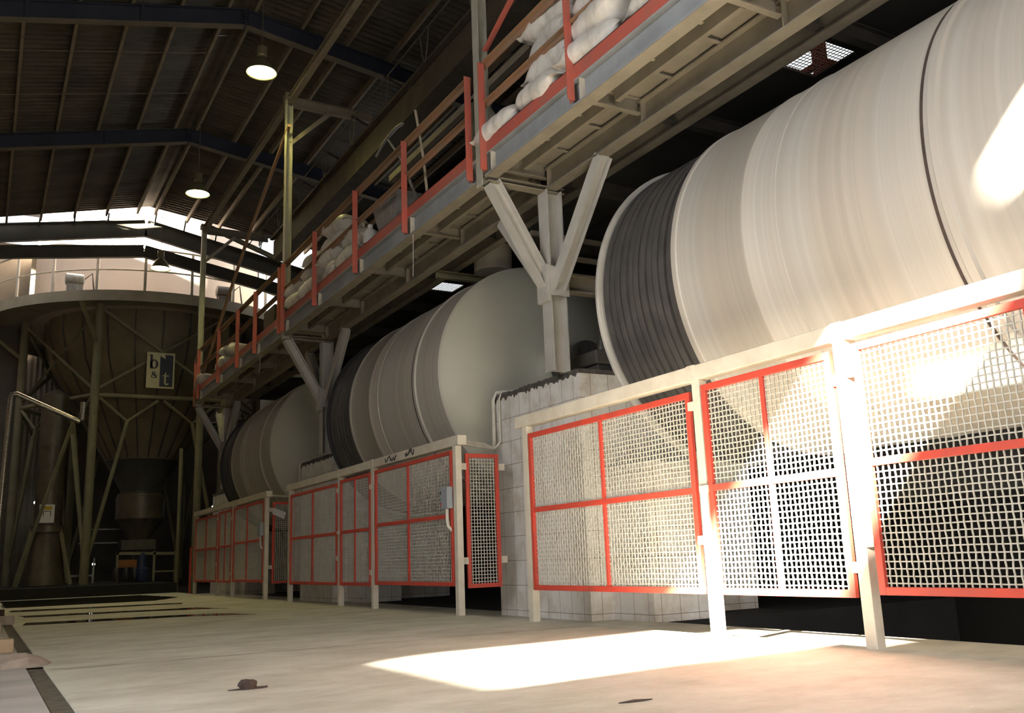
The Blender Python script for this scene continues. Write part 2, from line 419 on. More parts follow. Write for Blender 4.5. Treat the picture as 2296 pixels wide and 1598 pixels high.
rafter(23.2, 'dark blue roof rafter crossing just above the middle lamp')
ords = ['first', 'second', 'third', 'fourth', 'fifth', 'sixth', 'seventh', 'eighth', 'ninth', 'tenth']
def purlin(x, label):
    z = roof_z(x) + .09; mb = MB(); mb.channel((x, -6, z), (x, 29.75, z), .06, .17, .008)
    tag(mb.build('roof_purlin', 'purlin', origin=(x, -6, z)), label, 'purlin', 'roof purlins')
for i in range(9):
    purlin(3.62 - .9 * i, f'dusty steel roof purlin, {ords[i]} one left of the ridge gap')
for i in range(7):
    purlin(4.15 + .98 * i, f'dusty steel roof purlin, {ords[i]} one right of the ridge gap')
for y, w in ((19.2, 'nearer sag rod between the nearest and middle lamps'), (21.2, 'farther sag rod between the nearest and middle lamps'), (14.3, 'sag rod in the roof bay in front of the nearest lamp')):
    mb = MB()
    mb.tube([(-5.5, y, roof_z(-5.5) + .06), (3.6, y, roof_z(3.6) + .06)], .009, 6)
    tag(mb.build('sag_rod', 'purlin', origin=(0, y, 10.5)), 'thin steel ' + w, 'rod', 'sag rods')

# gable beams at the far end of the roof
def gable(y, zc, h, label, s1=.24, s2=.2):
    mb = MB()
    for xa, xb in ((-5.5, RX), (RX, 10.4)):
        f = lambda x: zc - (s1 * (RX - x) if x < RX else s2 * (x - RX))
        mb.ibeam((xa, y, f(xa)), (xb, y, f(xb)), .16, h, .03, .02)
    return tag(mb.build('gable_beam', 'tank_dark', origin=(RX, y, zc)), label, 'beam', 'gable beams')
gable(30.1, 11.4, .57, 'upper dark gable beam under the bright sky strip', .184, .2)
gable(30.3, 10.68, .4, 'lower dark gable beam in front of the cream tower wall', .14, .18)
for i, x in enumerate((-.6, .9, 1.85, 2.8, 4.2, 5.1, 6.1)):
    zt = roof_z(x) + .1; zb = 11.6 - (.184 * (RX - x) if x < RX else .2 * (x - RX))
    mb = MB(); mb.bar((x, 30.1, zb), (x, 29.75, zt), .05, .05, (1, 0, 0))
    tag(mb.build('gable_strut', 'tank_dark', origin=(x, 30.1, zb)), 'short dark strut across the bright sky strip, ' + ords[i] + ' from the left', 'strut', 'gable struts')

# ------------------------------------------------------------------ pendant lamps
def lamp(loc, cable_top, label, e=260):
    x, y, z = loc
    t = thing('pendant_lamp', label, 'lamp', (x, y, z), 'pendant lamps')
    mb = MB(); mb.tube([(x, y, z + .55), (x + .01, y, cable_top)], .011, 6); mb.build('cable', 'cable', t)
    mb = MB(); mb.lathe([(.05, .56), (.1, .54), (.1, .36), (.075, .33), (.075, .3)], loc, n=24); mb.build('ballast_housing', 'lamp_metal', t)
    mb = MB(); mb.lathe([(.06, .31), (.1, .29), (.15, .24), (.2, .16), (.255, .06), (.29, 0), (.3, -.015), (.285, -.01), (.245, .06), (.19, .155), (.14, .235), (.06, .28)], loc, n=32, cap0=False, cap1=False)
    mb.build('shade', 'lamp_metal', t)
    mb = MB(); mb.lathe([(.02, .2), (.09, .15), (.15, .08), (.22, .03), (.27, .005), (.18, -.02), (.05, -.03)], loc, n=24); mb.build('bulb', 'bulb', t)
    L = bpy.data.lights.new('lamp_light', 'SPOT'); L.energy = e; L.color = (1, .88, .28); L.spot_size = R(135); L.spot_blend = .5; L.shadow_soft_size = .2
    lo = bpy.data.objects.new('lamp_light', L); COL.objects.link(lo); lo.location = (x, y, z - .06)
lamp((4.15, 16.6, 10.1), roof_z(4.15), 'lit bell lamp hanging highest and nearest, below the ridge')
lamp((4.15, 22.7, 9.85), roof_z(4.15), 'lit bell lamp hanging in the middle of the row of three')
lamp((4.13, 28.0, 9.45), roof_z(4.13), 'lit bell lamp hanging farthest away, before the tower railing', 110)

# ------------------------------------------------------------------ guard fences
def wire_panel(y0, y1, z0, z1, x, fine, axis='Y', pitch=.0425, r=.004, seed=1):
    if not fine and axis == 'Y': r = .0031
    """woven crimped wire; the panel lies in a plane of constant x (axis Y) or constant y (axis X)"""
    mb = MB(); ny = max(1, round((y1 - y0) / pitch)); nz = max(1, round((z1 - z0) / pitch))
    py, pz = (y1 - y0) / ny, (z1 - z0) / nz; rr = random.Random(seed)
    def P(u, w, d): return (x + d, u, w) if axis == 'Y' else (u, x + d, w)
    amp = r * .8
    ph = rr.uniform(0, 6)
    bulge = (lambda u, w: .002 * math.sin(u * 9 + ph) + .0014 * math.sin(w * 11 + u * 3)) if fine else (lambda u, w: 0)
    prof = [(-r, -r), (r, -r), (r, r), (-r, r)]
    k = 3 if fine else 1
    for i in range(1, ny):
        u = y0 + i * py; m = nz * k if fine else 1; vs = []
        for j in range(m + 1):
            w = z0 + (z1 - z0) * j / m
            d = amp * math.cos(PI * j / k + PI * i) if fine else 0
            du = bulge(u, w)
            vs += [P(u + du + a, w, d + b) for a, b in prof]
        mb.add(vs, [(4*j+a, 4*j+(a+1) % 4, 4*j+4+(a+1) % 4, 4*j+4+a) for j in range(m) for a in range(4)])
    for i in range(1, nz):
        w = z0 + i * pz; m = ny * k if fine else 1; vs = []
        for j in range(m + 1):
            u = y0 + (y1 - y0) * j / m
            d = -amp * math.cos(PI * j / k + PI * i) if fine else .006
            dw = bulge(w, u)
            vs += [P(u, w + dw + a, d + b) for a, b in prof]
        mb.add(vs, [(4*j+a, 4*j+(a+1) % 4, 4*j+4+(a+1) % 4, 4*j+4+a) for j in range(m) for a in range(4)])
    return mb

def frame_panel(t, y0, y1, z0, z1, mid_y, mid_z, fine, gate=False, seed=1):
    b = .05; X0, X1 = FX - .045, FX - .01
    mb = MB()
    mb.box(X0, X1, y0, y0 + b, z0, z1); mb.box(X0, X1, y1 - b, y1, z0, z1)
    mb.box(X0, X1, y0 + b, y1 - b, z1 - b, z1); mb.box(X0, X1, y0 + b, y1 - b, z0, z0 + b)
    if mid_y: mb.box(X0 + .003, X1 - .005, mid_y - .018, mid_y + .018, z0 + b, z1 - b)
    if mid_z: mb.box(X0 + .002, X1 - .003, y0 + b, y1 - b, mid_z - .025, mid_z + .025)
    nm = 'gate' if gate else 'mesh_panel'
    fr = mb.build(nm, 'red', t, bevel=.003)
    wire_panel(y0 + .03, y1 - .03, z0 + .03, z1 - .03, FX - .018, fine, seed=seed).build('wire_mesh', 'wire', fr, label='pale woven wire mesh')
    return fr

def fence(y_shift, label, fine):
    p = [8.33, 5.6, 4.15, 1.42]
    t = thing('guard_fence', label, 'fence', (FX, p[0] + y_shift, 0), 'guard fences along the mills')
    for y in p:
        mb = MB(); mb.box(FX - .04, FX + .04, y - .045 + y_shift, y + .045 + y_shift, -.07, 1.985)
        mb.build('post', 'cream', t, bevel=.004)
    s = y_shift
    mb = MB(); mb.box(FX - .045, FX + .075, 1.3 + s, 8.52 + s, 1.985, 2.105)
    mb.build('top_rail', 'cream', t, bevel=.006)
    for q in (5.64, 4.15):
        mb = MB(); mb.box(FX - .05, FX + .08, q - .05 + s, q + .05 + s, 1.975, 2.11); mb.build('rail_joint', 'cream', t, bevel=.004)
    frame_panel(t, 5.685 + s, 8.255 + s, .31, 1.9, 6.96 + s, 1.108, fine, seed=1)
    frame_panel(t, 4.225 + s, 5.535 + s, .31, 1.93, 4.88 + s, 1.115, fine, gate=True, seed=2)
    frame_panel(t, 1.5 + s, 4.04 + s, .33, 1.94, 2.85 + s, 1.155, fine, seed=3)
    for y, zz in ((5.665, 1.78), (5.665, .72), (4.2, 1.72), (4.2, .5), (4.07, 1.76), (4.07, .66)):
        mb = MB(); mb.box(FX - .052, FX - .012, y - .035 + s, y + .035 + s, zz - .035, zz + .035); mb.build('hinge', 'cream', t, bevel=.003)
    mb = MB(); mb.box(FX - .06, FX - .03, 5.53 + s, 5.63 + s, 1.09, 1.14); mb.build('latch', 'cream', t, bevel=.003)
    # end panel turned towards the plinth
    ye = 1.46 + s
    if fine is not True:
        b = .05; mb = MB(); x0, x1, z0, z1 = 5.085, 5.545, .3, 1.9
        mb.box(x0, x0+b, ye-.015, ye+.015, z0, z1); mb.box(x1-b, x1, ye-.015, ye+.015, z0, z1)
        mb.box(x0+b, x1-b, ye-.015, ye+.015, z1-b, z1); mb.box(x0+b, x1-b, ye-.015, ye+.015, z0, z0+b)
        e = mb.build('end_panel', 'red', t, bevel=.003)
        wire_panel(x0+.03, x1-.03, z0+.03, z1-.03, ye, fine, axis='X', pitch=.04).build('wire_mesh', 'wire', e, label='pale woven wire mesh')
        for zz in (1.74, .62):
            for xa, xb in ((4.99, 5.09), (5.54, 5.62)):
                mb = MB(); mb.box(xa, xb, ye-.03, ye+.03, zz-.04, zz+.04); mb.build('bracket', 'cream', t, bevel=.003)
    return t
fence(0, 'cream and red mesh guard fence nearest the camera, partly in full sunlight', True)
fence(8.6, 'cream and red mesh guard fence in the middle, before the second mill', False)
fence(17.2, 'cream and red mesh guard fence farthest away, dim, before the third mill', None)

# smears of dirt on the middle fence's rail
for (y, w, lb) in ((12.0, .42, 'black smear scribbled on the middle fence rail, larger one'), (11.35, .3, 'black smear scribbled on the middle fence rail, smaller one')):
    mb = MB(); rr = random.Random(int(w * 100)); pts = []
    for i in range(16):
        pts.append((FX - .0475, y + w/2 - w * i / 15, 2.05 + rr.uniform(-.045, .05)))
    mb.tube(pts, .009, 5)
    tag(mb.build('dirt_smear', 'smear', origin=(FX, y, 2.05)), lb, 'smear')

# switch boxes on the fences
def switch_box(y, label):
    t = thing('switch_box', label, 'switch box', (FX, y, 1.2), 'switch boxes')
    mb = MB(); mb.box(4.84, 4.92, y - .085, y + .085, 1.24, 1.5); mb.build('housing', 'grey_box', t, bevel=.008)
    for zz, mm, nm in ((1.44, 'black', 'push_button'), (1.37, 'teal_button', 'push_button'), (1.3, 'red_button', 'emergency_button')):
        mb = MB(); mb.lathe([(.022, -.09), (.022, -.115), (.028, -.12), (.026, -.14), (.012, -.145)], (4.88, y + .17, zz), n=16)
        # buttons face away along the fence
        mb = MB(); mb.lathe([(.02, 0), (.02, .03), (.03, .035), (.028, .055), (.012, .06)], (4.88, y + .08, zz), 'Y', 16); mb.build(nm, mm, t)
    mb = MB(); mb.tube([(4.88, y, 1.24), (4.88, y, 1.12), (4.885, y - .01, 1.03), (4.93, y - .03, .98)], .022, 10); mb.build('cable_gland', 'conduit', t)
switch_box(10.16, 'grey switch box with a red button on the middle fence')
switch_box(18.76, 'grey switch box on the corner post of the farthest fence')
mb = MB(); mb.add([(5.07, 18.62, 1.66), (5.31, 18.62, 1.55), (5.35, 18.62, 1.68), (5.1, 18.62, 1.78), (5.07, 18.626, 1.66), (5.31, 18.626, 1.55), (5.35, 18.626, 1.68), (5.1, 18.626, 1.78)],
                  [(0,1,2,3), (7,6,5,4), (0,4,5,1), (1,5,6,2), (2,6,7,3), (3,7,4,0)])
tag(mb.build('paper_notice', 'paper', origin=(5.2, 18.62, 1.66)), 'tilted white paper notice on the end panel of the farthest fence', 'notice')

# ------------------------------------------------------------------ tiled plinths
def plinth(s, label):
    t = thing('tiled_plinth', label, 'plinth', (5.85, 8.62 + s, -.07), 'tiled plinths between the mills')
    mb = MB(); mb.box(5.85, 8.3, 8.62 + s, 10.65 + s, -.07, 2.7); mb.build('block', 'tile', t)
    mb = MB(); rr = random.Random(4); n = 70
    vs = []
    for i in range(n + 1):
        y = 8.6 + s + 2.07 * i / n
        vs += [(5.84, y, 2.69 - rr.random() ** 2 * .05), (5.84, y, 2.73 + rr.random() * .02), (8.3, y, 2.73), (8.3, y, 2.69)]
    mb.add(vs, [(4*i+a, 4*i+(a+1) % 4, 4*i+4+(a+1) % 4, 4*i+4+a) for i in range(n) for a in range(4)] + [(0,1,2,3), (4*n+3, 4*n+2, 4*n+1, 4*n)])
    mb.build('cement_top', 'concrete_edge', t)
    mb = MB(); mb.box(6.155, 6.95, 7.9 + s, 8.62 + s, -.08, 1.6)
    mb.build('low_block', 'tile', t)
    return t
plinth(0, 'white tiled plinth between the near drum and the second drum')
plinth(PITCH, 'white tiled plinth between the second and the third drum')
plinth(2 * PITCH, 'white tiled plinth beyond the third drum, mostly hidden')

def bearing(s, label):
    t = thing('bearing_block', label, 'bearing', (6.6, 8.5 + s, 2.73), 'bearing blocks on the plinths')
    mb = MB(); mb.box(6.15, 7.6, 8.68 + s, 9.3 + s, 2.83, 3.0); mb.build('housing', 'iron', t, bevel=.02)
    mb = MB(); mb.box(6.2, 7.55, 8.72 + s, 9.25 + s, 2.73, 2.83); mb.build('base_plate', 'iron', t, bevel=.01)
    mb = MB(); mb.lathe([(.5, -.22), (.52, -.2), (.52, .2), (.5, .22)], (MX, 8.98 + s, MZ), 'Y', 32); mb.build('pillow', 'iron', t)
    for x, y in ((6.28, 8.75), (6.28, 9.2), (6.55, 8.75)):
        mb = MB(); mb.lathe([(.05, 0), (.05, .05), (.025, .055), (.025, .13)], (x, y + s, 3.0), n=10); mb.build('bolt', 'iron', t)
bearing(0, 'oily iron bearing block on the plinth behind the near drum belts')
bearing(PITCH, 'oily iron bearing block on the plinth behind the second drum belts')

# ------------------------------------------------------------------ ball mills
def mill():
    t = thing('ball_mill', 'huge cream horizontal drum nearest the camera, with black belts', 'mill', (MX, 5, 0), 'rotating drum mills')
    A = (MX, 0, MZ)
    prof = [(MR - .02, 2.7), (MR, 2.72)]
    for y, dr, w in ((3.52, .022, .05),  (4.98, .008, .015), (5.35, .006, .02)):
        prof += [(MR, y - w), (MR + dr, y - w * .6), (MR + dr, y + w * .6), (MR, y + w)]
    prof += [(MR, 6.2), (MR + .012, 6.21), (MR + .012, 6.27), (MR - .1, 6.28)]
    mb = MB(); mb.lathe(prof, A, 'Y', 160); sh = mb.build('drum_shell', 'drum', t)
    mb = MB(); mb.lathe([(MR - .04, 3.6), (MR + .004, 3.602), (MR + .004, 3.624), (MR - .04, 3.626)], A, 'Y', 160); mb.build('dark_groove_line', 'rust', t)  # dark ring drawn in place of a groove round the shell
    mb = MB(); mb.lathe([(1.56, 6.27), (1.56, 7.44)], A, 'Y', 128); mb.build('belt_wheel', 'black', t)
    nb = 11; w = (7.42 - 6.32) / nb
    for i in range(nb):
        a = 6.32 + i * w; r1 = MR - .045 + (.012 if i % 3 else 0)
        mb = MB(); mb.lathe([(1.56, a + .006), (r1, a + .012), (r1 + .004, a + w / 2), (r1, a + w - .012), (1.56, a + w - .006)], A, 'Y', 128, False, False)
        mb.build('drive_belt', 'belt', t)
    mb = MB(); mb.lathe([(1.5, 7.445), (1.695, 7.45), (1.7, 7.455), (1.7, 7.49), (1.69, 7.5), (1.5, 7.505)], A, 'Y', 128); mb.build('rim', 'column', t)
    mb = MB(); mb.lathe([(1.5, 7.515), (1.3, 7.62), (.9, 7.85), (.5, 8.1), (.34, 8.2), (.32, 8.5), (.3, 9.1)], A, 'Y', 96); mb.build('far_cap', 'iron', t)  # dark iron instead of the cap paint, putting its shade into the colour
    mb = MB(); mb.lathe([(.3, 2.0), (.33, 2.1), (.38, 2.15), (.42, 2.2), (.75, 2.29), (1.1, 2.4), (1.42, 2.53), (1.6, 2.63), (MR - .015, 2.71)], A, 'Y', 128); mb.build('near_cap', 'drum_cap', t)
    mb = MB(); mb.lathe([(.3, 1.5), (.3, 2.02)], A, 'Y', 48); mb.build('trunnion', 'iron', t)
    return t
m1 = mill()
m2_ = dup(m1, (0, PITCH, 0), 'grey cream horizontal drum in the middle of the three, with pale domed end')
m3_ = dup(m1, (0, 2 * PITCH, 0), 'dim horizontal drum farthest away, beyond the second drum')

dark_rim = None
for mm in (m2_, m3_):          # the rims of the two farther drums are black
    for ch in mm.children:
        if ch.name.startswith('rim'):
            if dark_rim is None: dark_rim = ch.data.copy(); dark_rim.materials[0] = M['black']
            ch.data = dark_rim

# ------------------------------------------------------------------ walkway
BAYS = [(.6, 8.86, [1.0, 3.0, 5.0, 6.98, 8.84], 'walkway platform bay nearest the camera, sacks piled high on it'),
        (9.06, 17.2, [9.2, 11.18, 13.15, 15.2, 17.18], 'walkway platform bay in the middle, with bucket and rods'),
        (17.4, 25.75, [17.42, 19.29, 20.86, 22.8, 25.2], 'walkway platform bay farthest away, over the third drum')]
RAILS = ['red guard railing of the nearest walkway bay, in front of the big sack pile',
         'red guard railing of the middle walkway bay, with rods leaning above it',
         'red guard railing of the farthest walkway bay, turning the corner at its end']
for (y0, y1, ps, lb), rl in zip(BAYS, RAILS):
    t = thing('walkway_platform', lb, 'platform', (5.3, y1, 5.0), 'walkway platform bays')
    mb = MB(); mb.ibeam((4.91, y0, 5.145), (4.91, y1, 5.145), .15, .27, .018, .014); mb.build('edge_beam', 'grey_beam', t)
    mb = MB(); mb.box(4.833, 4.987, y0, y1, 4.998, 5.008); mb.build('bottom_flange', 'dust_beam', t)
    mb = MB(); mb.ibeam((5.73, y0, 5.11), (5.73, y1, 5.11), .15, .28, .018, .014); mb.build('inner_beam', 'dust_beam', t)
    mb = MB(); mb.box(4.84, 5.8, y0, y1, 5.282, DZ); mb.build('deck_plate', 'deck', t)
    for i, y in enumerate(ps):
        mb = MB(); mb.channel((4.95, y, 5.19), (5.68, y, 5.19), .07, .17, .01); mb.build('cross_beam', 'dust_beam', t)
        mb = MB(); mb.box(4.838, 4.9, y - .14, y - .128, 5.03, 5.26); mb.build('splice_plate', 'cream', t)
        mb = MB(); mb.box(5.655, 5.72, y - .05, y - .038, 4.99, 5.23); mb.build('splice_plate', 'dust_beam', t)
        if i < len(ps) - 1:
            a, b = y, ps[i + 1]
            mb = MB(); mb.channel((5.33, a + .08, 5.21), (5.33, b - .08, 5.21), .06, .14, .009); mb.build('stringer', 'dust_beam', t)
            for f, xa, xb in ((.27, 4.99, 5.29), (.62, 4.99, 5.29), (.36, 5.37, 5.65), (.72, 5.37, 5.65)):
                yy = a + (b - a) * f
                mb = MB(); mb.angle((xa, yy, 5.26), (xb, yy, 5.26), .045, .006); mb.build('stiffener', 'deck', t)
    g = thing('guard_railing', rl, 'railing', (EX - .02, y1, 5.1), 'walkway guard railings')
    X = EX - .005
    for y in ps:
        mb = MB(); mb.angle((X - .03, y, 5.06), (X - .03, y, 6.42), .085, .012, (0, 1, 0)); mb.build('post', 'red_rail', g)
    ya, yb = ps[0] - .3 if y0 < 1 else ps[0], ps[-1] + (.05 if y1 > 25 else 0)
    mb = MB(); mb.angle((X + .015, ya, 6.4), (X + .015, yb, 6.4), .075, .012, (0, 0, -1)); mb.build('handrail', 'rail_dust', g)
    mb = MB(); mb.angle((X + .02, ya, 5.9), (X + .02, yb, 5.9), .065, .01, (0, 0, -1)); mb.build('midrail', 'rail_dust', g)
    mb = MB(); mb.box(X + .012, X + .022, ya, yb, 5.27, 5.44); mb.box(X + .012, X + .05, ya, yb, 5.432, 5.44); mb.build('toe_board', 'red_rail', g)
    if y1 > 25:
        mb = MB(); mb.angle((X, 25.8, 4.95), (X, 25.8, 6.2), .06, .009, (0, 1, 0)); mb.build('post', 'red_rail', g)
        mb = MB(); mb.bar((X, 25.3, 6.38), (X, 25.8, 6.18), .05, .05); mb.bar((X, 25.3, 5.3), (X, 25.8, 5.0), .05, .05); mb.build('end_rail', 'rail_dust', g)
    if y0 < 1:
        mb = MB(); mb.angle((EX + .01, 8.78, 6.6), (EX + .01, 6.3, 7.7), .07, .012); mb.build('diagonal_brace', 'red_rail', g)

# mezzanine deck beyond the walkway, dark, with two feed hatches
t = thing('mezzanine_deck', 'dark steel deck above the drums, behind the walkway', 'deck', (7.5, 13, 5.2))
mb = MB()
HX = (6.69, 7.21); hy = [(5.44, 5.99), (14.06, 14.61), (22.7, 23.2)]
mb.box(5.81, HX[0], .2, 26, 5.4, 5.43); mb.box(HX[1], 10.4, .2, 26, 5.4, 5.43)
prev = .2
for a, b in hy: mb.box(HX[0], HX[1], prev, a, 5.4, 5.43); prev = b
mb.box(HX[0], HX[1], prev, 26, 5.4, 5.43)
mb.build('deck_plate', 'dark_deck', t)
for x in (6.3, 8.9):
    mb = MB(); mb.ibeam((x, .2, 5.26), (x, 26, 5.26), .13, .26, .016, .012); mb.build('main_beam', 'dust_beam' if x < 7 else 'dark_deck', t)
y = 1.0
while y < 26:
    mb = MB(); mb.ibeam((5.82, y, 5.3), (10.3, y, 5.3), .1, .18, .012, .01); mb.build('cross_beam', 'iron', t); y += 2.05
for x in (7.6, 8.2):
    mb = MB(); mb.channel((x, .2, 5.34), (x, 26, 5.34), .06, .12); mb.build('stringer', 'dark_deck', t)
for (a, b), lb in zip(hy, ('square wire grating in the dark deck above the near drum', 'square wire grating in the dark deck above the second drum', 'square wire grating in the dark deck above the third drum')):
    mb = MB(); n = 12
    for i in range(n + 1):
        x = HX[0] + (HX[1] - HX[0]) * i / n; yy = a + (b - a) * i / n
        mb.bar((x, a, 5.416), (x, b, 5.416), .008, .004); mb.bar((HX[0], yy, 5.416), (HX[1], yy, 5.416), .008, .004)
    tag(mb.build('hatch_grating', 'wire', origin=(6.95, (a+b)/2, 5.42)), lb, 'grating', 'hatch gratings')
# bright rooflights above the hatches would be outside: a red rack stands on the deck beside the first one
t = thing('red_rack', 'red steel rack seen through the grating above the near drum', 'rack', (8.1, 6.6, 5.43))
for x, y in ((7.7, 6.25), (8.5, 6.25), (7.7, 7.0), (8.5, 7.0)):
    mb = MB(); mb.angle((x, y, 5.43), (x, y, 7.2), .07, .01); mb.build('upright', 'red', t)
for z in (5.85, 6.2, 6.6):
    mb = MB(); mb.bar((7.7, 6.25, z), (8.5, 6.25, z), .05, .06); mb.bar((7.7, 7.0, z), (8.5, 7.0, z), .05, .06); mb.bar((7.7, 6.25, z), (7.7, 7.0, z), .05, .06); mb.build('rail', 'red', t)

# Y shaped columns on the plinths
def ycolumn(yc, label):
    t = thing('support_column', label, 'column', (5.73, yc, 2.73), 'branching support columns')
    mb = MB(); mb.ibeam((5.73, yc, 2.73), (5.73, yc, 4.95), .2, .22, .016, .014, (1, 0, 0)); mb.build('shaft', 'column', t)
    mb = MB(); mb.ibeam((5.66, yc, 3.72), (4.93, yc, 4.94), .16, .16, .014, .012, (0, 0, 1)); mb.build('front_brace', 'column', t)
    mb = MB(); mb.ibeam((5.73, yc - .08, 3.74), (5.73, yc - 1.14, 4.97), .16, .15, .014, .012, (1, 0, 0)); mb.build('near_brace', 'column', t)
    mb = MB(); mb.ibeam((5.73, yc + .08, 3.74), (5.73, yc + 1.14, 4.97), .16, .15, .014, .012, (1, 0, 0)); mb.build('far_brace', 'column', t)
    mb = MB(); mb.box(5.6, 5.86, yc - .13, yc - .115, 3.62, 3.98); mb.build('gusset', 'column', t)
    mb = MB(); mb.box(5.56, 5.615, yc - .11, yc + .11, 3.55, 4.0); mb.build('gusset', 'column', t)
    mb = MB(); mb.channel((4.85, yc, 4.97), (5.9, yc, 4.97), .14, .07, .012); mb.build('cap_beam', 'dust_beam', t)
    mb = MB(); mb.ibeam((5.86, yc, 3.82), (8.6, yc, 3.82), .13, .22, .014, .012); mb.build('tie_beam', 'dust_beam', t)
    return t
yc1 = ycolumn(8.87, 'pale branching steel column on the plinth right behind the near drum belts')
dup(yc1, (0, 8.42, 0), 'pale branching steel column on the plinth behind the second drum')
yc3 = dup(yc1, (0, 16.9, 0), 'branching steel column behind the third drum, only its brace showing')
for ch in yc3.children: pass
for i, (z, y) in enumerate(((4.75, 9.7), (4.5, 9.75), (4.28, 9.8))):
    mb = MB(); mb.bar((5.95, y, z), (8.6, y, z), .05, .06)
    tag(mb.build('support_bar', 'dust_beam', origin=(6, y, z)), ['top', 'middle', 'lowest'][i] + ' of three thin bars above the tie beam behind the belts', 'bar', 'thin bars behind the belts')

# roof posts standing on the walkway edge
def roof_post(yc, label, full=True):
    t = thing('roof_post', label, 'post', (4.9, yc, 4.93), 'roof posts')
    mb = MB(); mb.ibeam((4.9, yc, 4.93), (4.9, yc, 10.0), .14, .13, .012, .01, (1, 0, 0)); mb.build('shaft', 'roof_post', t)
    mb = MB(); mb.ibeam((4.9, yc, 9.97), (6.7, yc, 9.97), .12, .2, .012, .01); mb.build('cross_arm', 'rafter_dust' if not full else 'dust_beam', t)
    mb = MB(); mb.bar((4.95, yc, 9.05), (5.75, yc, 9.87), .1, .08); mb.build('knee_brace', 'dust_beam', t)
    mb = MB(); mb.box(4.8, 4.98, yc - .1, yc + .1, 9.99, 10.12); mb.build('cap', 'dust_beam', t)
    return t
roof_post(9.0, 'tall pale roof post rising beside the nearest sack pile')
roof_post(17.28, 'tall pale roof post at the middle of the walkway, arm reaching right')
p3 = roof_post(25.6, 'dim roof post at the far end of the walkway', False)
mb = MB(); mb.ibeam((5.0, 25.62, 10.1), (7.1, 25.62, 9.35), .1, .12, .012, .01); mb.build('diagonal_arm', 'olive', p3)
for a, b, lb in ((-2, 8.95, 'dusty tie beam along the roof, nearest stretch'), (9.05, 17.2, 'dusty tie beam between the nearest and the middle roof post'), (17.35, 25.55, 'dim tie beam between the middle and the far roof post')):
    mb = MB(); mb.ibeam((4.9, a, 9.97), (4.9, b, 9.97), .12, .16, .012, .01)
    tag(mb.build('tie_beam', 'purlin', origin=(4.9, b, 9.97)), lb, 'beam', 'tie beams')
mb = MB(); mb.tube([(4.86, 17.1, 9.35), (4.86, 20.06, 8.15), (4.86, 25.5, 5.4)], .04, 10)
tag(mb.build('brace_pipe', 'rail_dust', origin=(4.86, 25.5, 5.4)), 'rusty diagonal brace pipe between the middle and the far roof post', 'pipe')

# longitudinal girder with festoon cable under the right roof slope
t = thing('crane_girder', 'long dusty box girder under the right roof slope, festoon cable beside it', 'girder', (6.4, 14, 9))
mb = MB(); mb.box(6.3, 6.75, 4, 23.5, 8.62, 9.15); mb.build('box', 'girder', t)
mb = MB(); mb.bar((6.25, 4, 9.2), (6.25, 23.5, 9.2), .1, .06); mb.build('top_flange', 'girder', t)
mb = MB(); mb.tube([(5.9, 4, 9.35), (5.9, 25.4, 9.35)], .015, 6); mb.build('guide_wire', 'cable', t)
y = 9.2
while y < 24:
    mb = MB(); pts = [(5.9, y + .35 * k / 8 - .1, 9.33 - .55 * math.sin(PI * k / 8)) for k in range(9)]
    mb.tube(pts, .012, 6); mb.build('cable_loop', 'cable', t)
    mb = MB(); mb.bar((5.86, y + .02, 9.37), (6.3, y + .02, 9.2), .05, .03); mb.build('bracket', 'rust', t); y += 1.75
# exhaust duct with an elbow above the sacks
t = thing('exhaust_pipe', 'dark exhaust pipe with an elbow behind the nearest sack pile', 'pipe', (6.6, 10, 8))
mb = MB(); mb.tube([(6.6, 4, 8.0), (6.6, 11.2, 8.0), (6.58, 11.45, 7.97), (6.5, 11.62, 7.85), (6.4, 11.7, 7.6), (6.38, 11.72, 5.5)], .13, 16); mb.build('duct', 'duct', t)
mb = MB(); mb.lathe([(.16, 0), (.16, .05)], (6.6, 11.0, 8.0), 'Y', 16); mb.build('collar', 'duct', t)
# dark equipment on the deck behind the railing
t = thing('deck_frame', 'dark steel frame standing on the deck behind the middle railing', 'frame', (6.4, 11, 5.43))
for y in (9.8, 11.6):
    mb = MB(); mb.bar((6.2, y, 5.43), (6.2, y, 7.6), .1, .1, (1, 0, 0)); mb.build('upright', 'iron', t)
mb = MB(); mb.bar((6.2, 9.2, 7.6), (6.2, 15, 7.6), .1, .12); mb.build('top_bar', 'dust_beam', t)
mb = MB(); mb.bar((6.2, 9.9, 5.6), (6.2, 11.4, 7.5), .08, .08); mb.build('brace', 'dust_beam', t)

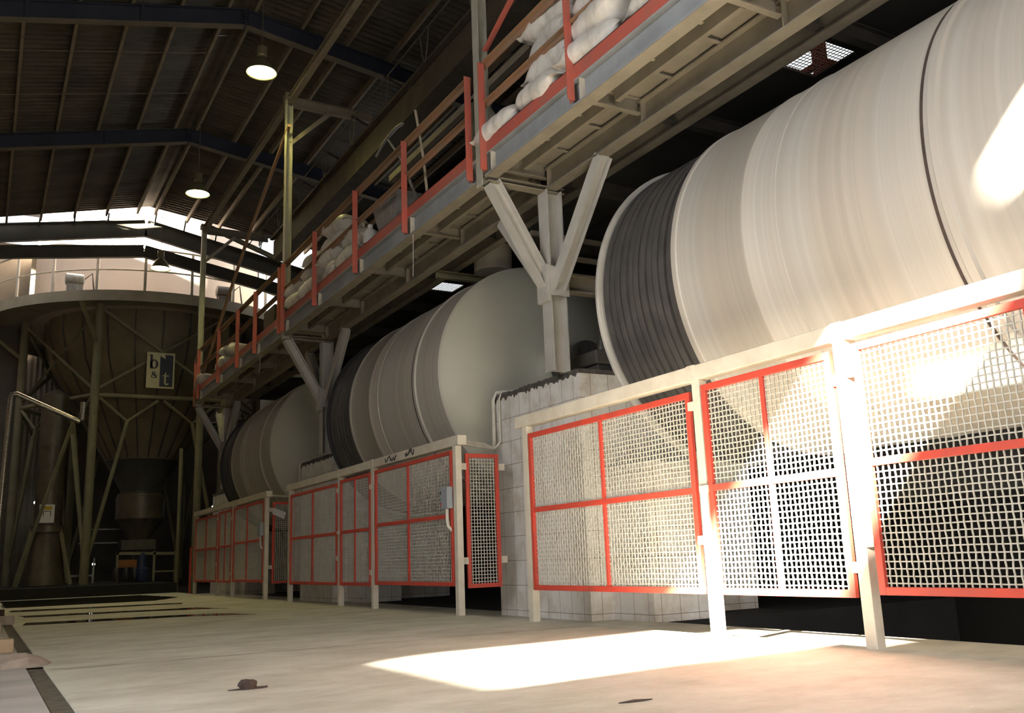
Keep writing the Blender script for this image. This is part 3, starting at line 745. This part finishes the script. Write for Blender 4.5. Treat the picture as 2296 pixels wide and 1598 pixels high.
# ------------------------------------------------------------------ sacks
def sack_mesh(seed):
    """filled woven bag: full in the middle, pinched to a flat wrinkled seam with two ears at each end"""
    rr = random.Random(seed); nu, nv = 34, 24; vs = []; L, W, H = .385, .2, .098
    ph = [rr.uniform(0, 6.28) for _ in range(10)]
    for i in range(nu + 1):
        s = -1 + 2 * i / nu; a_ = abs(s)
        e = max(0., 1 - (min(a_, .86) / .86) ** 3.4) ** .5         # fullness
        seam = max(0, a_ - .84) / .16
        for j in range(nv):
            a = 2 * PI * j / nv; c, si = math.cos(a), math.sin(a)
            cx = math.copysign(abs(c) ** .8, c); sz = math.copysign(abs(si) ** .9, si)
            w = W * (.8 + .2 * e + .12 * seam); h = H * e + .005
            lump = 1 + .035 * math.sin(3.5 * s + ph[0]) * math.sin(2 * a + ph[1]) + .02 * math.sin(17 * s + 2 * a + ph[2]) * e
            wr = (1 - e) * .012 * math.sin(9 * cx + ph[5]) + seam * .03 * math.sin(2.3 * cx + ph[6] + (3 if s > 0 else 0))
            ear = seam * .035 * abs(cx) ** 3
            vs.append(((L + ear) * s + .006 * math.sin(4 * a + ph[3]) * e, w * cx * lump, h * sz * lump + wr + .01 * math.sin(3 * s + ph[4])))
    fs = [(i*nv+j, i*nv+(j+1) % nv, (i+1)*nv+(j+1) % nv, (i+1)*nv+j) for i in range(nu) for j in range(nv)]
    fs += [tuple(range(nv))[::-1], tuple(range(nu*nv, (nu+1)*nv))]
    mb = MB(); mb.sm = True; mb.add(vs, fs); return mb
SACKS = []
def sack(x, y, z, rot, label, group, k, scale=1.0, tilt=(0, 0)):
    if len(SACKS) < 4:
        o = sack_mesh(11 + len(SACKS)).build('sack', 'sack', origin=(0, 0, 0)); SACKS.append(o)
        md = o.modifiers.new('soft', 'SUBSURF'); md.levels = 1; md.render_levels = 1
    else:
        o = SACKS[k % 4].copy(); COL.objects.link(o)
    o.location = (x, y, z); o.rotation_euler = (R(tilt[0]), R(tilt[1]), R(rot)); o.scale = (scale, scale, scale * 1.3)
    tag(o, label, 'sack', group)
gA = 'white sacks piled on the nearest walkway bay'
B = DZ + .24
near = {8.55: ['white sack lying alone at the low left end of the nearest pile'],
 7.62: ['white sack in the bottom layer, next right of the lone end sack', 'creased white sack in the second layer, left stack of the nearest pile',
        'white sack in the third layer, left stack of the nearest pile', 'white sack topping the left stack of the nearest pile'],
 6.62: ['white sack in the bottom layer, right behind the railing post', 'white sack in the second layer, right behind the railing post',
        'white sack in the third layer, behind the upper railing post', 'white sack in the fourth layer, behind the upper railing post', 'white sack topping the stack behind the railing post'],
 5.62: ['bright white sack in the bottom layer, right of the railing post', 'bright white sack in the second layer, right of the railing post',
        'bright white sack in the third layer, right of the railing post', 'bright white sack in the fourth layer, right of the railing post', 'bright white sack cut by the top of the photo'],
 4.62: ['white sack in the bottom layer at the top edge of the photo', 'white sack in the second layer at the top edge of the photo']}
i = 0
for y, labels in near.items():
    for l, lb in enumerate(labels):
        rr = random.Random(i * 7 + 1)
        sack(5.07 + .025 * l + rr.uniform(-.03, .02), y + rr.uniform(-.12, .12), B + l * .275, 90 + rr.uniform(-8, 8), lb, gA, i, 1.3, (rr.uniform(-7, 7), rr.uniform(-3, 4)))
        i += 1
gB = 'white sacks piled on the middle walkway bay'
mid_pile = {16.75: ['white sack on the deck at the left foot of the middle pile', 'white sack slumped on the left foot of the middle pile'],
 15.75: ['white sack in the bottom layer of the middle pile, behind the railing post', 'white sack in the second layer of the middle pile, behind the railing post', 'white sack in the third layer of the middle pile, behind the railing post'],
 14.7: ['crumpled white sack in the bottom layer of the middle pile, right of the post', 'white sack in the second layer of the middle pile, right of the post', 'white sack in the third layer of the middle pile, right of the post', 'white sack topping the middle pile'],
 13.75: ['dusty sack at the right foot of the middle pile', 'dusty sack on the right foot of the middle pile']}
i = 0
for y, labels in mid_pile.items():
    for l, lb in enumerate(labels):
        rr = random.Random(i * 5 + 90)
        sack(5.07 + .025 * l + rr.uniform(-.03, .02), y + rr.uniform(-.12, .12), B + l * .27, 90 + rr.uniform(-12, 12), lb, gB, i + 1, 1.3, (rr.uniform(-10, 10), rr.uniform(-7, 7)))
        i += 1
gC = 'loose sacks on the farthest walkway bay'
for i, (y, z, x, lb) in enumerate([(25.3, 0, 5.0, 'grey sack slumped at the very end of the walkway'), (22.7, 0, 5.02, 'crumpled pale sack on the far walkway bay, lower left of the two'),
                                   (22.4, .17, 5.06, 'crumpled pale sack on top of another on the far walkway bay'), (21.2, 0, 5.03, 'crumpled pale sack on the far walkway bay, nearer one by the post')]):
    sack(x, y, B + z * 1.5, 85 + 7 * i, lb, gC, i + 2, 1.25, (0, 14 - 8 * i))

# things on the middle bay
t = thing('metal_bucket', 'dented grey sheet metal bucket behind the middle railing', 'bucket', (5.25, 12.3, DZ))
mb = MB(); mb.add([(5.08, 12.05, DZ), (5.42, 12.05, DZ), (5.42, 12.6, DZ), (5.08, 12.6, DZ), (4.99, 11.85, 5.98), (5.5, 11.85, 5.98), (5.5, 12.85, 6.02), (4.99, 12.85, 6.02)],
                  [(0,3,2,1), (0,1,5,4), (1,2,6,5), (2,3,7,6), (3,0,4,7)])
o = mb.build('body', 'galv', t); o.modifiers.new('thick', 'SOLIDIFY').thickness = .02
mb = MB(); mb.tube([(4.99, 11.85, 5.99), (5.5, 11.85, 5.99), (5.5, 12.85, 6.03), (4.99, 12.85, 6.03), (4.99, 11.85, 5.99)], .018, 6); mb.build('rim', 'galv', t)
t = thing('plastic_bottle', 'white plastic bottle with a blue label left of the metal bucket', 'bottle', (5.0, 12.98, DZ))
mb = MB(); mb.lathe([(.1, 0), (.11, .02), (.11, .36), (.08, .43), (.04, .46)], (5.0, 12.98, DZ), n=20); mb.build('body', 'white_plastic', t)
mb = MB(); mb.lathe([(.113, .08), (.113, .2)], (5.0, 12.98, DZ), n=20); mb.build('label_band', 'blue', t)
mb = MB(); mb.lathe([(.045, .46), (.045, .52)], (5.0, 12.98, DZ), n=14); mb.build('cap', 'white_plastic', t)
t = thing('rake', 'long T handled metal rake leaning on the middle railing', 'rake', (5.1, 11.2, DZ))
mb = MB(); mb.tube([(5.1, 11.2, 5.4), (5.1, 11.9, 6.5), (5.1, 12.45, 7.08)], .02, 8); mb.build('shaft', 'galv', t)
mb = MB(); mb.tube([(5.1, 12.95, 7.0), (5.1, 12.7, 7.09), (5.1, 12.45, 7.12), (5.1, 12.1, 7.13), (5.1, 11.88, 7.09)], .024, 8); mb.build('head', 'galv', t)
mb = MB(); mb.tube([(5.05, 10.88, 5.33), (5.08, 11.1, 6.2), (5.1, 11.4, 7.08)], .02, 8)
tag(mb.build('wooden_stick', 'stick', origin=(5.05, 10.88, 5.33)), 'pale wooden stick standing upright behind the middle railing', 'stick')
mb = MB(); mb.tube([(5.3, 14.0, 5.5), (5.32, 14.15, 6.45)], .022, 8)
tag(mb.build('wooden_stick', 'stick', origin=(5.3, 14, 5.5)), 'short wooden stick poking up behind the middle sack pile', 'stick')
mb = MB(); mb.tube([(4.93, 17.75, 5.33), (4.92, 17.75, 5.45), (4.95, 17.7, 5.6), (5.0, 17.7, 5.72)], [.06, .09, .1, .04], 8)
tag(mb.build('green_cloth', 'green', origin=(4.93, 17.7, 5.33)), 'green cloth bundle beside the middle roof post', 'cloth')
mb = MB(); mb.box(5.3, 5.75, 19.6, 20.5, DZ, 6.3)
tag(mb.build('cardboard_box', 'rust', origin=(5.5, 20, DZ), bevel=.02), 'brown box standing on the far walkway bay', 'box')
# cut string ends hanging under the walkway
for x, y, z0, z1, lb in ((4.86, 11.0, 5.0, 4.4, 'thin white string hanging under the middle walkway bay'), (4.86, 19.0, 5.0, 4.6, 'thin string hanging under the far walkway bay')):
    mb = MB(); mb.tube([(x, y, z0 + .03), (x, y + .01, (z0+z1)/2), (x - .01, y, z1)], .004, 5)
    tag(mb.build('string', 'white_plastic', origin=(x, y, z0)), lb, 'string')

# feed chute over the second drum, with its support bar
mb = MB(); mb.lathe([(.3, 0), (.3, .42)], (6.7, 12.1, 5.0), n=28)
tag(mb.build('feed_chute', 'cream', origin=(6.7, 12.1, 5.0)), 'cream round feed chute above the second drum', 'chute')
mb = MB(); mb.channel((5.85, 12.37, 4.95), (7.6, 12.37, 4.95), .1, .11)
tag(mb.build('support_bar', 'olive', origin=(6, 12.45, 4.95)), 'olive bar just below the cream feed chute', 'bar')

# conduits on the plinth of the second drum
def conduit(dx, s, label, r=.025):
    pts = [(4.99, 10.02 + s, 2.02 + dx * .3), (5.5, 10.3 + s, 2.02 + dx * .3), (5.72 + dx * .2, 10.5 + s, 2.03), (5.79 + dx * .2, 10.58 + s - dx, 2.12), (5.8 + dx * .2, 10.6 + s - dx, 2.25), (5.8 + dx * .2, 10.6 + s - dx, 2.68), (5.83 + dx * .2, 10.56 + s - dx, 2.78), (6.2, 10.3 + s, 2.79)]
    mb = MB(); mb.tube(pts, r, 10)
    tag(mb.build('conduit_pipe', 'conduit', origin=(5.8, 10.6 + s, 2.3)), label, 'pipe', 'conduit pipes')
conduit(0, 0, 'pale conduit pipe bending up the plinth from the middle fence corner')
conduit(.12, 0, 'thin second conduit pipe beside the pale one at the middle fence corner', .014)
conduit(0, PITCH, 'dim conduit pipe bending up the plinth from the far fence corner')

# ------------------------------------------------------------------ dryer tower
TX, TY = 4.72, 34.0
t = thing('dryer_tower', 'huge conical dryer tower on legs, cream drum and ring walkway above', 'tower', (TX, TY, .3))
c = (TX, TY, 0)
mb = MB(); mb.lathe([(3.7, 8.9), (3.7, 13.0)], c, n=72); mb.build('drum_wall', 'tower', t)
mb = MB(); mb.lathe([(3.28, 8.9), (3.28, 8.4), (3.05, 7.4), (2.1, 5.8), (1.22, 4.35), (1.22, 4.3)], c, n=48); cone = mb.build('cone', 'tank', t)
mb = MB()
for k in range(24):
    a = 2 * PI * k / 24
    for (r1, z1), (r2, z2) in (((3.29, 8.9), (3.29, 8.4)), ((3.29, 8.4), (3.06, 7.4)), ((3.06, 7.4), (2.11, 5.8)), ((2.11, 5.8), (1.23, 4.35))):
        mb.bar((TX + r1 * math.cos(a), TY + r1 * math.sin(a), z1), (TX + r2 * math.cos(a), TY + r2 * math.sin(a), z2), .05, .04)
mb.build('cone_ribs', 'tank_dark', t)
mb = MB(); mb.lathe([(1.22, 4.32), (.66, 3.3), (.66, 3.22)], c, n=40); mb.build('lower_cone', 'tank_dark', t)
mb = MB(); mb.lathe([(.74, 3.2), (.74, 3.12), (.78, 3.1), (.78, 2.35), (.74, 2.3), (.3, 1.62), (.3, 1.58)], c, n=40); hp = mb.build('hopper', 'hopper', t)
mb = MB(); mb.lathe([(.8, 3.02), (.8, 2.97)], c, n=40, cap0=False, cap1=False); mb.lathe([(.8, 2.42), (.8, 2.37)], c, n=40, cap0=False, cap1=False); mb.build('hoop', 'hopper', hp)
mb = MB(); mb.lathe([(.31, 1.62), (.31, 1.55), (.18, 1.1), (.14, .9), (.14, .8)], c, n=28); mb.build('spout', 'tank_dark', t)
# ring walkway
mb = MB(); mb.lathe([(5.18, 8.62), (5.25, 8.62), (5.25, 8.95), (5.18, 8.95)], c, n=72, cap0=False, cap1=False)
mb.lathe([(5.25, 8.93), (3.7, 8.93), (3.7, 8.89), (5.2, 8.89)], c, n=72, cap0=False, cap1=False); mb.build('ring_walkway', 'walk_ring', t)
for nm, z, r in (('handrail', 10.28, .035), ('midrail', 9.6, .028)):
    mb = MB(); pts = [(TX + 5.2 * math.cos(2*PI*k/72), TY + 5.2 * math.sin(2*PI*k/72), z) for k in range(73)]; mb.tube(pts, r, 8, False); mb.build(nm, 'cream', t)
for k in range(24):
    a = 2 * PI * (k + .35) / 24
    mb = MB(); mb.bar((TX + 5.22 * math.cos(a), TY + 5.22 * math.sin(a), 8.64), (TX + 5.22 * math.cos(a), TY + 5.22 * math.sin(a), 10.3), .08, .05, (math.cos(a), math.sin(a), 0)); mb.build('railing_post', 'cream', t)
# legs on a hexagon with struts
hexa = [(TX + 3.88 * math.cos(R(60 * k)), TY + 3.88 * math.sin(R(60 * k))) for k in range(6)]
for k, (x, y) in enumerate(hexa):
    mb = MB(); mb.tube([(x, y, .3), (x, y, 8.9)], .13, 16); mb.build('leg', 'olive', t)
    x2, y2 = hexa[(k + 1) % 6]; d = Vector((x2 - x, y2 - y, 0)); P = lambda f, z: (x + d.x * f, y + d.y * f, z)
    mb = MB(); mb.tube([P(0, 6.0), P(1, 6.0)], .07, 10); mb.build('ring_beam', 'olive', t)
    mb = MB(); mb.angle(P(0, 6.15), P(1, 8.8), .09, .012); mb.angle(P(1, 6.15), P(0, 8.8), .09, .012); mb.build('cross_brace', 'olive', t)
    mb = MB(); mb.tube([P(.04, 5.9), P(.25, 5.2), P(.48, 5.9)], .055, 8); mb.build('vee_brace', 'olive', t)
    mb = MB(); mb.tube([P(.52, 5.9), P(.75, 5.2), P(.96, 5.9)], .055, 8); mb.build('vee_brace', 'olive', t)
    mb = MB(); mb.tube([P(.25, 5.2), P(.02, 1.1)], .06, 8); mb.build('inclined_strut', 'olive', t)
    mb = MB(); mb.tube([P(.75, 5.2), P(.98, 1.1)], .06, 8); mb.build('inclined_strut', 'olive', t)
    a = R(60 * k)
    mb = MB(); mb.bar((x, y, 7.6), (TX + 5.15 * math.cos(a), TY + 5.15 * math.sin(a), 8.65), .1, .1); mb.build('bracket', 'olive', t)

# the sign on the tower: b & t
t = thing('company_sign', 'cream and navy sign with large b & t letters, hung on the tower braces', 'sign', (4.7, 30.45, 6.3))
sx0, sx1, sz0, sz1, sy = 4.22, 5.06, 6.27, 7.42, 30.45
mb = MB(); mb.box(sx0, sx1, sy, sy + .05, sz0, sz1); mb.build('board', 'sign_cream', t)
mid = sx0 + .47 * (sx1 - sx0)
mb = MB(); mb.box(mid, sx1 - .05, sy - .006, sy, sz0 + .05, sz1 - .07); mb.build('navy_half', 'sign_dark', t)
def glyph(polys, name, mat, x, z, w, h):
    mb = MB()
    for p in polys: mb.prism([(x + a * w, z + b * h) for a, b in p], 'Y', sy - .014, sy - .004)
    return mb.build(name, mat, t)
def ring(cx, cz, rx, rz, ix, iz, a0=0, a1=360, n=20):
    out = []
    for i in range(n):
        u, v = R(a0 + (a1 - a0) * i / n), R(a0 + (a1 - a0) * (i + 1) / n)
        out.append([(cx + rx * math.cos(u), cz + rz * math.sin(u)), (cx + rx * math.cos(v), cz + rz * math.sin(v)), (cx + ix * math.cos(v), cz + iz * math.sin(v)), (cx + ix * math.cos(u), cz + iz * math.sin(u))])
    return out
glyph([[(.1, 0), (.34, 0), (.34, 1), (0, 1), (0, .95), (.1, .92)]] + ring(.52, .32, .44, .33, .2, .26), 'letter_b', 'sign_dark', sx0 + .07, sz0 + .62, .28, .45)
glyph(ring(.42, .25, .4, .25, .26, .15) + ring(.42, .74, .28, .24, .14, .13) + [[(.2, .68), (.34, .76), (.95, .08), (.82, 0)], [(.7, .45), (1, .45), (1, .51), (.7, .51)], [(.8, .47), (.9, .47), (.72, .08), (.62, .14)]], 'ampersand', 'sign_dark', sx0 + .13, sz0 + .32, .2, .21)
glyph([[(.25, .14), (.52, .1), (.52, 1), (.42, 1), (.25, .8)], [(0, .68), (.95, .68), (.95, .77), (0, .77)]] + ring(.62, .2, .37, .2, .12, .09, 180, 340, 10), 'letter_t', 'sign_cream', mid + .09, sz0 + .1, .2, .42)
mb = MB(); mb.add([(mid - .06, sy - .016, sz1 - .08), (mid + .14, sy - .016, sz1 - .04), (mid + .16, sy - .016, sz1 - .2), (mid - .06, sy - .008, sz1 - .08), (mid + .14, sy - .008, sz1 - .04), (mid + .16, sy - .008, sz1 - .2)], [(0,1,2), (5,4,3), (0,3,4,1), (1,4,5,2), (2,5,3,0)])
mb.build('torn_flap', 'sign_cream', t)

# machines on the tower walkway
for x, y, lb in ((2.0, 29.95, 'pale motor on the tower walkway, left one'), (6.4, 29.6, 'dark motor on the tower walkway, right one')):
    tt = thing('tower_motor', lb, 'motor', (x, y, 8.95), 'motors on the tower walkway')
    mm = 'galv' if x < 4 else 'iron'
    mb = MB(); mb.lathe([(.1, -.3), (.18, -.28), (.18, .2), (.1, .24)], (x, y, 9.4), 'X', 20); mb.build('body', mm, tt)
    mb = MB(); mb.box(x - .25, x + .2, y - .15, y + .15, 8.94, 9.23); mb.build('base', mm, tt)
    mb = MB(); mb.tube([(x + .2, y, 9.4), (x + .45, y, 9.65), (x + .5, y, 9.25), (x + .55, y, 8.96)], .025, 8); mb.build('hose', 'cable', tt)

# the tower group stands 6 % larger than drawn above, on its slab beyond the roof end
q = 1.06
for o in list(COL.objects):
    if o.parent is None and o.name.split('.')[0] in ('dryer_tower', 'company_sign', 'tower_motor'):
        o.location = (o.location.x * q, o.location.y * q, .65 + (o.location.z - .65) * q); o.scale = (q, q, q)

# vertical duct left of the tower legs
t = thing('vertical_duct', 'tall dark vertical duct on a cone foot, left behind the tower legs', 'duct', (1.85, 33, .3))
mb = MB(); mb.lathe([(.38, 2.1), (.4, 2.2), (.4, 6.3), (.1, 6.5)], (1.85, 33, 0), n=28); mb.build('shaft', 'duct', t)
mb = MB(); mb.lathe([(.62, .3), (.4, 1.9), (.5, 1.92), (.5, 2.12)], (1.85, 33, 0), n=28); mb.build('cone_foot', 'duct', t)
for z in (4.6, 3.3):
    mb = MB(); mb.lathe([(.42, z), (.42, z + .05)], (1.85, 33, 0), n=28); mb.build('seam', 'duct', t)
for dx in (-.8, .75):
    mb = MB(); mb.angle((1.85 + dx, 32.6, .3), (1.85 + dx * .5, 32.75, 2.0), .12); mb.build('leg', 'olive', t)
t = thing('control_panel', 'small bright control panel with a yellow label, on the vertical duct', 'panel', (1.8, 32.55, 2.5))
mb = MB(); mb.box(1.57, 2.0, 32.48, 32.6, 2.2, 2.77); mb.build('box', 'white_plastic', t, bevel=.01)
mb = MB(); mb.box(1.7, 1.92, 32.472, 32.48, 2.6, 2.72); mb.build('label_plate', 'yellow', t)
mb = MB(); mb.box(1.68, 1.7, 32.472, 32.48, 2.4, 2.56); mb.box(1.88, 1.9, 32.472, 32.48, 2.4, 2.56); mb.box(1.7, 1.88, 32.472, 32.48, 2.55, 2.57); mb.build('bracket', 'iron', t)
# wrapped pipe in front at the left edge
mb = MB(); mb.tube([(.42, 28, 0), (.43, 28, 2.0), (.47, 28, 5.3), (.5, 28, 5.43), (.6, 28, 5.45), (2.2, 28, 4.75), (2.25, 28, 4.8), (2.26, 28, 5.3)], .07, 12)
tag(mb.build('insulated_pipe', 'shiny_wrap', origin=(.42, 28, 0)), 'foil wrapped pipe rising at the left edge and bending right', 'pipe')
# slanting braces left
for p, q, lb in (((1.0, 31.5, .3), (2.3, 31.5, 5.3), 'olive slanting strut left of the vertical duct'), ((3.0, 32.5, .3), (2.35, 32.5, 5.0), 'olive slanting strut right of the vertical duct')):
    mb = MB(); mb.channel(p, q, .14, .1); tag(mb.build('slanting_strut', 'olive', origin=p), lb, 'strut', 'slanting struts')

# machine under the tower
t = thing('bagging_machine', 'dark bagging machine on a wheeled frame under the tower hopper', 'machine', (4.6, 32.6, .3))
mb = MB(); mb.box(3.95, 5.0, 32.2, 33.1, 1.3, 1.62); mb.build('tray', 'iron', t, bevel=.01)
for x in (3.85, 4.95, 5.6):
    mb = MB(); mb.bar((x, 32.1, .3), (x, 32.1, 1.25), .07, .07, (1, 0, 0)); mb.build('leg', 'olive', t)
mb = MB(); mb.bar((3.8, 32.1, 1.2), (5.65, 32.1, 1.15), .07, .09); mb.bar((5.0, 32.1, .6), (5.6, 32.1, .6), .05, .05); mb.build('frame_rail', 'olive', t)
mb = MB(); mb.box(3.9, 4.5, 32.3, 32.8, .75, 1.0); mb.build('drive_guard', 'orange', t, bevel=.02)
mb = MB(); mb.lathe([(.2, .3), (.22, .35), (.22, .7), (.15, .75), (.15, 1.2)], (4.6, 32.2, 0), n=20); mb.build('motor', 'blue', t)
for x in (3.8, 4.1, 4.35):
    mb = MB(); mb.lathe([(.18, -.05), (.22, -.03), (.22, .03), (.18, .05)], (x, 32.0, .54), 'X', 20); mb.build('wheel', 'iron', t)
t = thing('red_barrier', 'small red barrier rail standing by the far end of the fences', 'barrier', (5.0, 26.4, 0))
for y in (26.4,):
    mb = MB(); mb.bar((5.0, y, -.02), (5.0, y, 1.2), .05, .05, (1, 0, 0)); mb.build('post', 'red', t)
mb = MB(); mb.bar((5.0, 26.4, 1.18), (5.5, 26.2, 1.3), .05, .05); mb.bar((5.0, 26.4, .6), (5.5, 26.2, .6), .04, .04); mb.build('rail', 'red', t)
for x, y, z0, z1, lb in ((6.0, 31, .0, 6.5, 'dim olive pole right of the tower, next to the far fence'), (5.55, 31.5, .0, 4.5, 'thin dim pipe right of the tower hopper')):
    mb = MB(); mb.tube([(x, y, z0 - .07), (x, y, z1)], .12 if x > 5.8 else .06, 12); tag(mb.build('standing_pole', 'olive', origin=(x, y, 0)), lb, 'pole')
# small windows / openings far behind: louvre on the left and a torn gap on the right
t = thing('wall_louvre', 'bright slatted louvre in the far dark wall at the left', 'louvre', (-.1, 40.3, 5))
mb = MB(); mb.box(-.3, 1.0, 40.4, 40.48, 4.2, 5.5); mb.build('backing', 'wall_sheet', t)
for k in range(6):
    mb = MB(); mb.box(-.25, .95, 40.32, 40.38, 4.3 + .2 * k, 4.34 + .2 * k); mb.build('slat', 'galv', t)
for x, z, lb in ((.3, 3.35, 'tiny bright lamp far away at the left edge'), (1.75, 3.3, 'tiny bright lamp far away left of the vertical duct'), (8.3, 3.1, 'tiny bright lamp far away right of the tower hopper'), (3.9, .95, 'tiny bright lamp low down far away beside the front tower leg')):
    mb = MB(); mb.lathe([(.02, -.05), (.05, -.03), (.055, .02), (.02, .05)], (x, 39.5, z), n=12)
    tag(mb.build('bulkhead_lamp', emis('small_lamp', (.95, 1, .9), 6) if 'small_lamp' not in bpy.data.materials else bpy.data.materials['small_lamp'], origin=(x, 39.5, z)), lb, 'lamp', 'tiny far lamps')
for x0, x1, z, lb in ((3.2, 4.6, 2.2, 'upper pale rack bar far behind the front tower leg'), (3.2, 4.6, 1.7, 'lower pale rack bar far behind the front tower leg')):
    mb = MB(); mb.bar((x0, 38, z), (x1, 38, z), .05, .05); tag(mb.build('rack_bar', 'galv', origin=(x0, 38, z)), lb, 'bar', 'far rack bars')
t = thing('pallet_truck', 'pale low trolley behind the front tower leg', 'trolley', (2.9, 34, .3))
mb = MB(); mb.bar((2.5, 33.5, .55), (3.3, 33.5, .55), .08, .06); mb.build('fork', 'galv', t)
mb = MB(); mb.bar((3.3, 33.5, .3), (3.32, 33.5, 1.1), .05, .05, (1, 0, 0)); mb.build('handle', 'galv', t)

# ------------------------------------------------------------------ loose things on the floor
rr = random.Random(5)
mb = MB(); vs = [(rr.uniform(-.02, .02) + .1 * math.cos(2*PI*k/9) * f, .06 * math.sin(2*PI*k/9) * f, z + rr.uniform(-.006, .006)) for f, z in ((.85, 0), (1, .025), (.95, .055), (.6, .07)) for k in range(9)]
mb.add([(1.33 + a * .5, 5.3 + b * .6, c_ * .7) for a, b, c_ in vs], [(i*9+j, i*9+(j+1) % 9, i*9+9+(j+1) % 9, i*9+9+j) for i in range(3) for j in range(9)] + [tuple(range(27, 36)), tuple(range(9))[::-1]])
mb.add([(1.22, 5.3, .002), (1.33, 5.27, .002), (1.43, 5.28, .002), (1.36, 5.33, .002), (1.22, 5.3, .006), (1.33, 5.27, .007), (1.43, 5.28, .012), (1.36, 5.33, .007)], [(0,3,2,1), (4,5,6,7), (0,1,5,4), (1,2,6,5), (2,3,7,6), (3,0,4,7)])
tag(mb.build('rusty_scrap', 'rust', origin=(1.33, 5.3, 0), smooth=False), 'small dark rusty scrap lying alone on the open floor', 'scrap')
mb = MB(); n = 14; vs = []
for i in range(n + 1):
    for j in range(9):
        f = j / 8; x = -.7 + 1.24 * i / n; h = .065 * math.sin(PI * f) * (1 if i < n - 1 else .3 if i < n else 0)
        vs.append((x + rr.uniform(-.02, .02), 7.75 + .75 * f + rr.uniform(-.03, .03), -.004 + h + (rr.uniform(0, .03) if 0 < j < 8 and i < n else 0)))
mb.add(vs, [(i*9+j, i*9+9+j, i*9+10+j, i*9+j+1) for i in range(n) for j in range(8)]); 
tag(mb.build('rubble_mound', 'concrete', origin=(0, 8, 0)), 'low mound of crumbled cement across the left slab', 'rubble')
for x0, x1, y, z, lb, mm in ((-.5, .33, 9.4, .0, 'pale squared timber lying on the left slab behind the rubble mound', 'timber'), (-.4, .3, 12.6, .0, 'dark timber lying on the left slab, farther back', 'timber'), (-.5, .5, 14.6, .0, 'rough timber across the left slab, near the trench', 'concrete'), (-.4, .45, 17.6, .0, 'brown board lying on the left slab, farthest back', 'rust')):
    mb = MB(); mb.box(x0, x1, y, y + .16, z - .005, z + .11); tag(mb.build('timber', mm, origin=(x0, y, 0), bevel=.008), lb, 'timber', 'timbers on the left slab')
for x, y, l, lb in ((5.12, 5.15, .6, 'weathered board lying behind the near fence in the sun strip'), (5.3, 4.75, .4, 'short board lying behind the near fence, nearer one')):
    mb = MB(); mb.box(x, x + .12, y, y + l, -.07, -.02); tag(mb.build('board', 'timber', origin=(x, y, -.07), bevel=.005), lb, 'board', 'boards behind the near fence')
mb = MB(); mb.add([(2.5, 3.51, .001), (2.6, 3.49, .002), (2.68, 3.5, .001), (2.6, 3.53, .001), (2.5, 3.51, .005), (2.6, 3.49, .008), (2.68, 3.5, .005), (2.6, 3.53, .007)], [(0,3,2,1), (4,5,6,7), (0,1,5,4), (1,2,6,5), (2,3,7,6), (3,0,4,7)])
tag(mb.build('mud_flake', 'rust', origin=(2.6, 3.5, 0)), 'thin dark mud flake at the bottom edge of the floor', 'debris')

# ------------------------------------------------------------------ light
w = bpy.data.worlds.new('sky'); S.world = w; w.use_nodes = True
bg = w.node_tree.nodes['Background']; bg.inputs[0].default_value = (.93, .96, 1, 1); bg.inputs[1].default_value = 1.8
def light(kind, name, loc, rot, energy, color, **k):
    L = bpy.data.lights.new(name, kind); L.energy = energy; L.color = color
    for a, b in k.items(): setattr(L, a, b)
    o = bpy.data.objects.new(name, L); COL.objects.link(o); o.location = loc; o.rotation_euler = rot; return o
s = light('SUN', 'sun', (-20, -8, 9), (0, 0, 0), 260, (1, .9, .76), angle=R(1.6))
s.rotation_euler = SUN.to_track_quat('-Z', 'Y').to_euler()
light('AREA', 'daylight_left', (-5.3, 1.0, 4.2), (0, R(-68), 0), 820, (.95, .97, 1), shape='RECTANGLE', size=4.5, size_y=8, spread=R(128))
light('AREA', 'daylight_door', (3.2, -5.9, 2.1), (R(90), 0, R(0)), 260, (1, .92, .8), shape='RECTANGLE', size=6.2, size_y=4)

# ------------------------------------------------------------------ camera
f_px, yaw, pit, rol = 2066.5, .52332, .21346, -.03742
F = Vector((math.sin(yaw) * math.cos(pit), math.cos(yaw) * math.cos(pit), math.sin(pit)))
Rr = Vector((math.cos(yaw), -math.sin(yaw), 0)); U = Rr.cross(F)
R2 = math.cos(rol) * Rr + math.sin(rol) * U; U2 = -math.sin(rol) * Rr + math.cos(rol) * U
cam = bpy.data.cameras.new('camera'); co = bpy.data.objects.new('camera', cam); COL.objects.link(co)
cam.sensor_width = 36; cam.sensor_fit = 'HORIZONTAL'; cam.lens = f_px / 2296 * 36; cam.clip_end = 200; cam.clip_start = .05
m = Matrix((R2, U2, -F)).transposed().to_4x4(); m.translation = (0, 0, .65)
co.matrix_world = m; S.camera = co
vs_ = S.view_settings; vs_.view_transform = 'Standard'; vs_.look = 'None'; vs_.gamma = 1; vs_.use_curve_mapping = False; vs_.exposure = 0
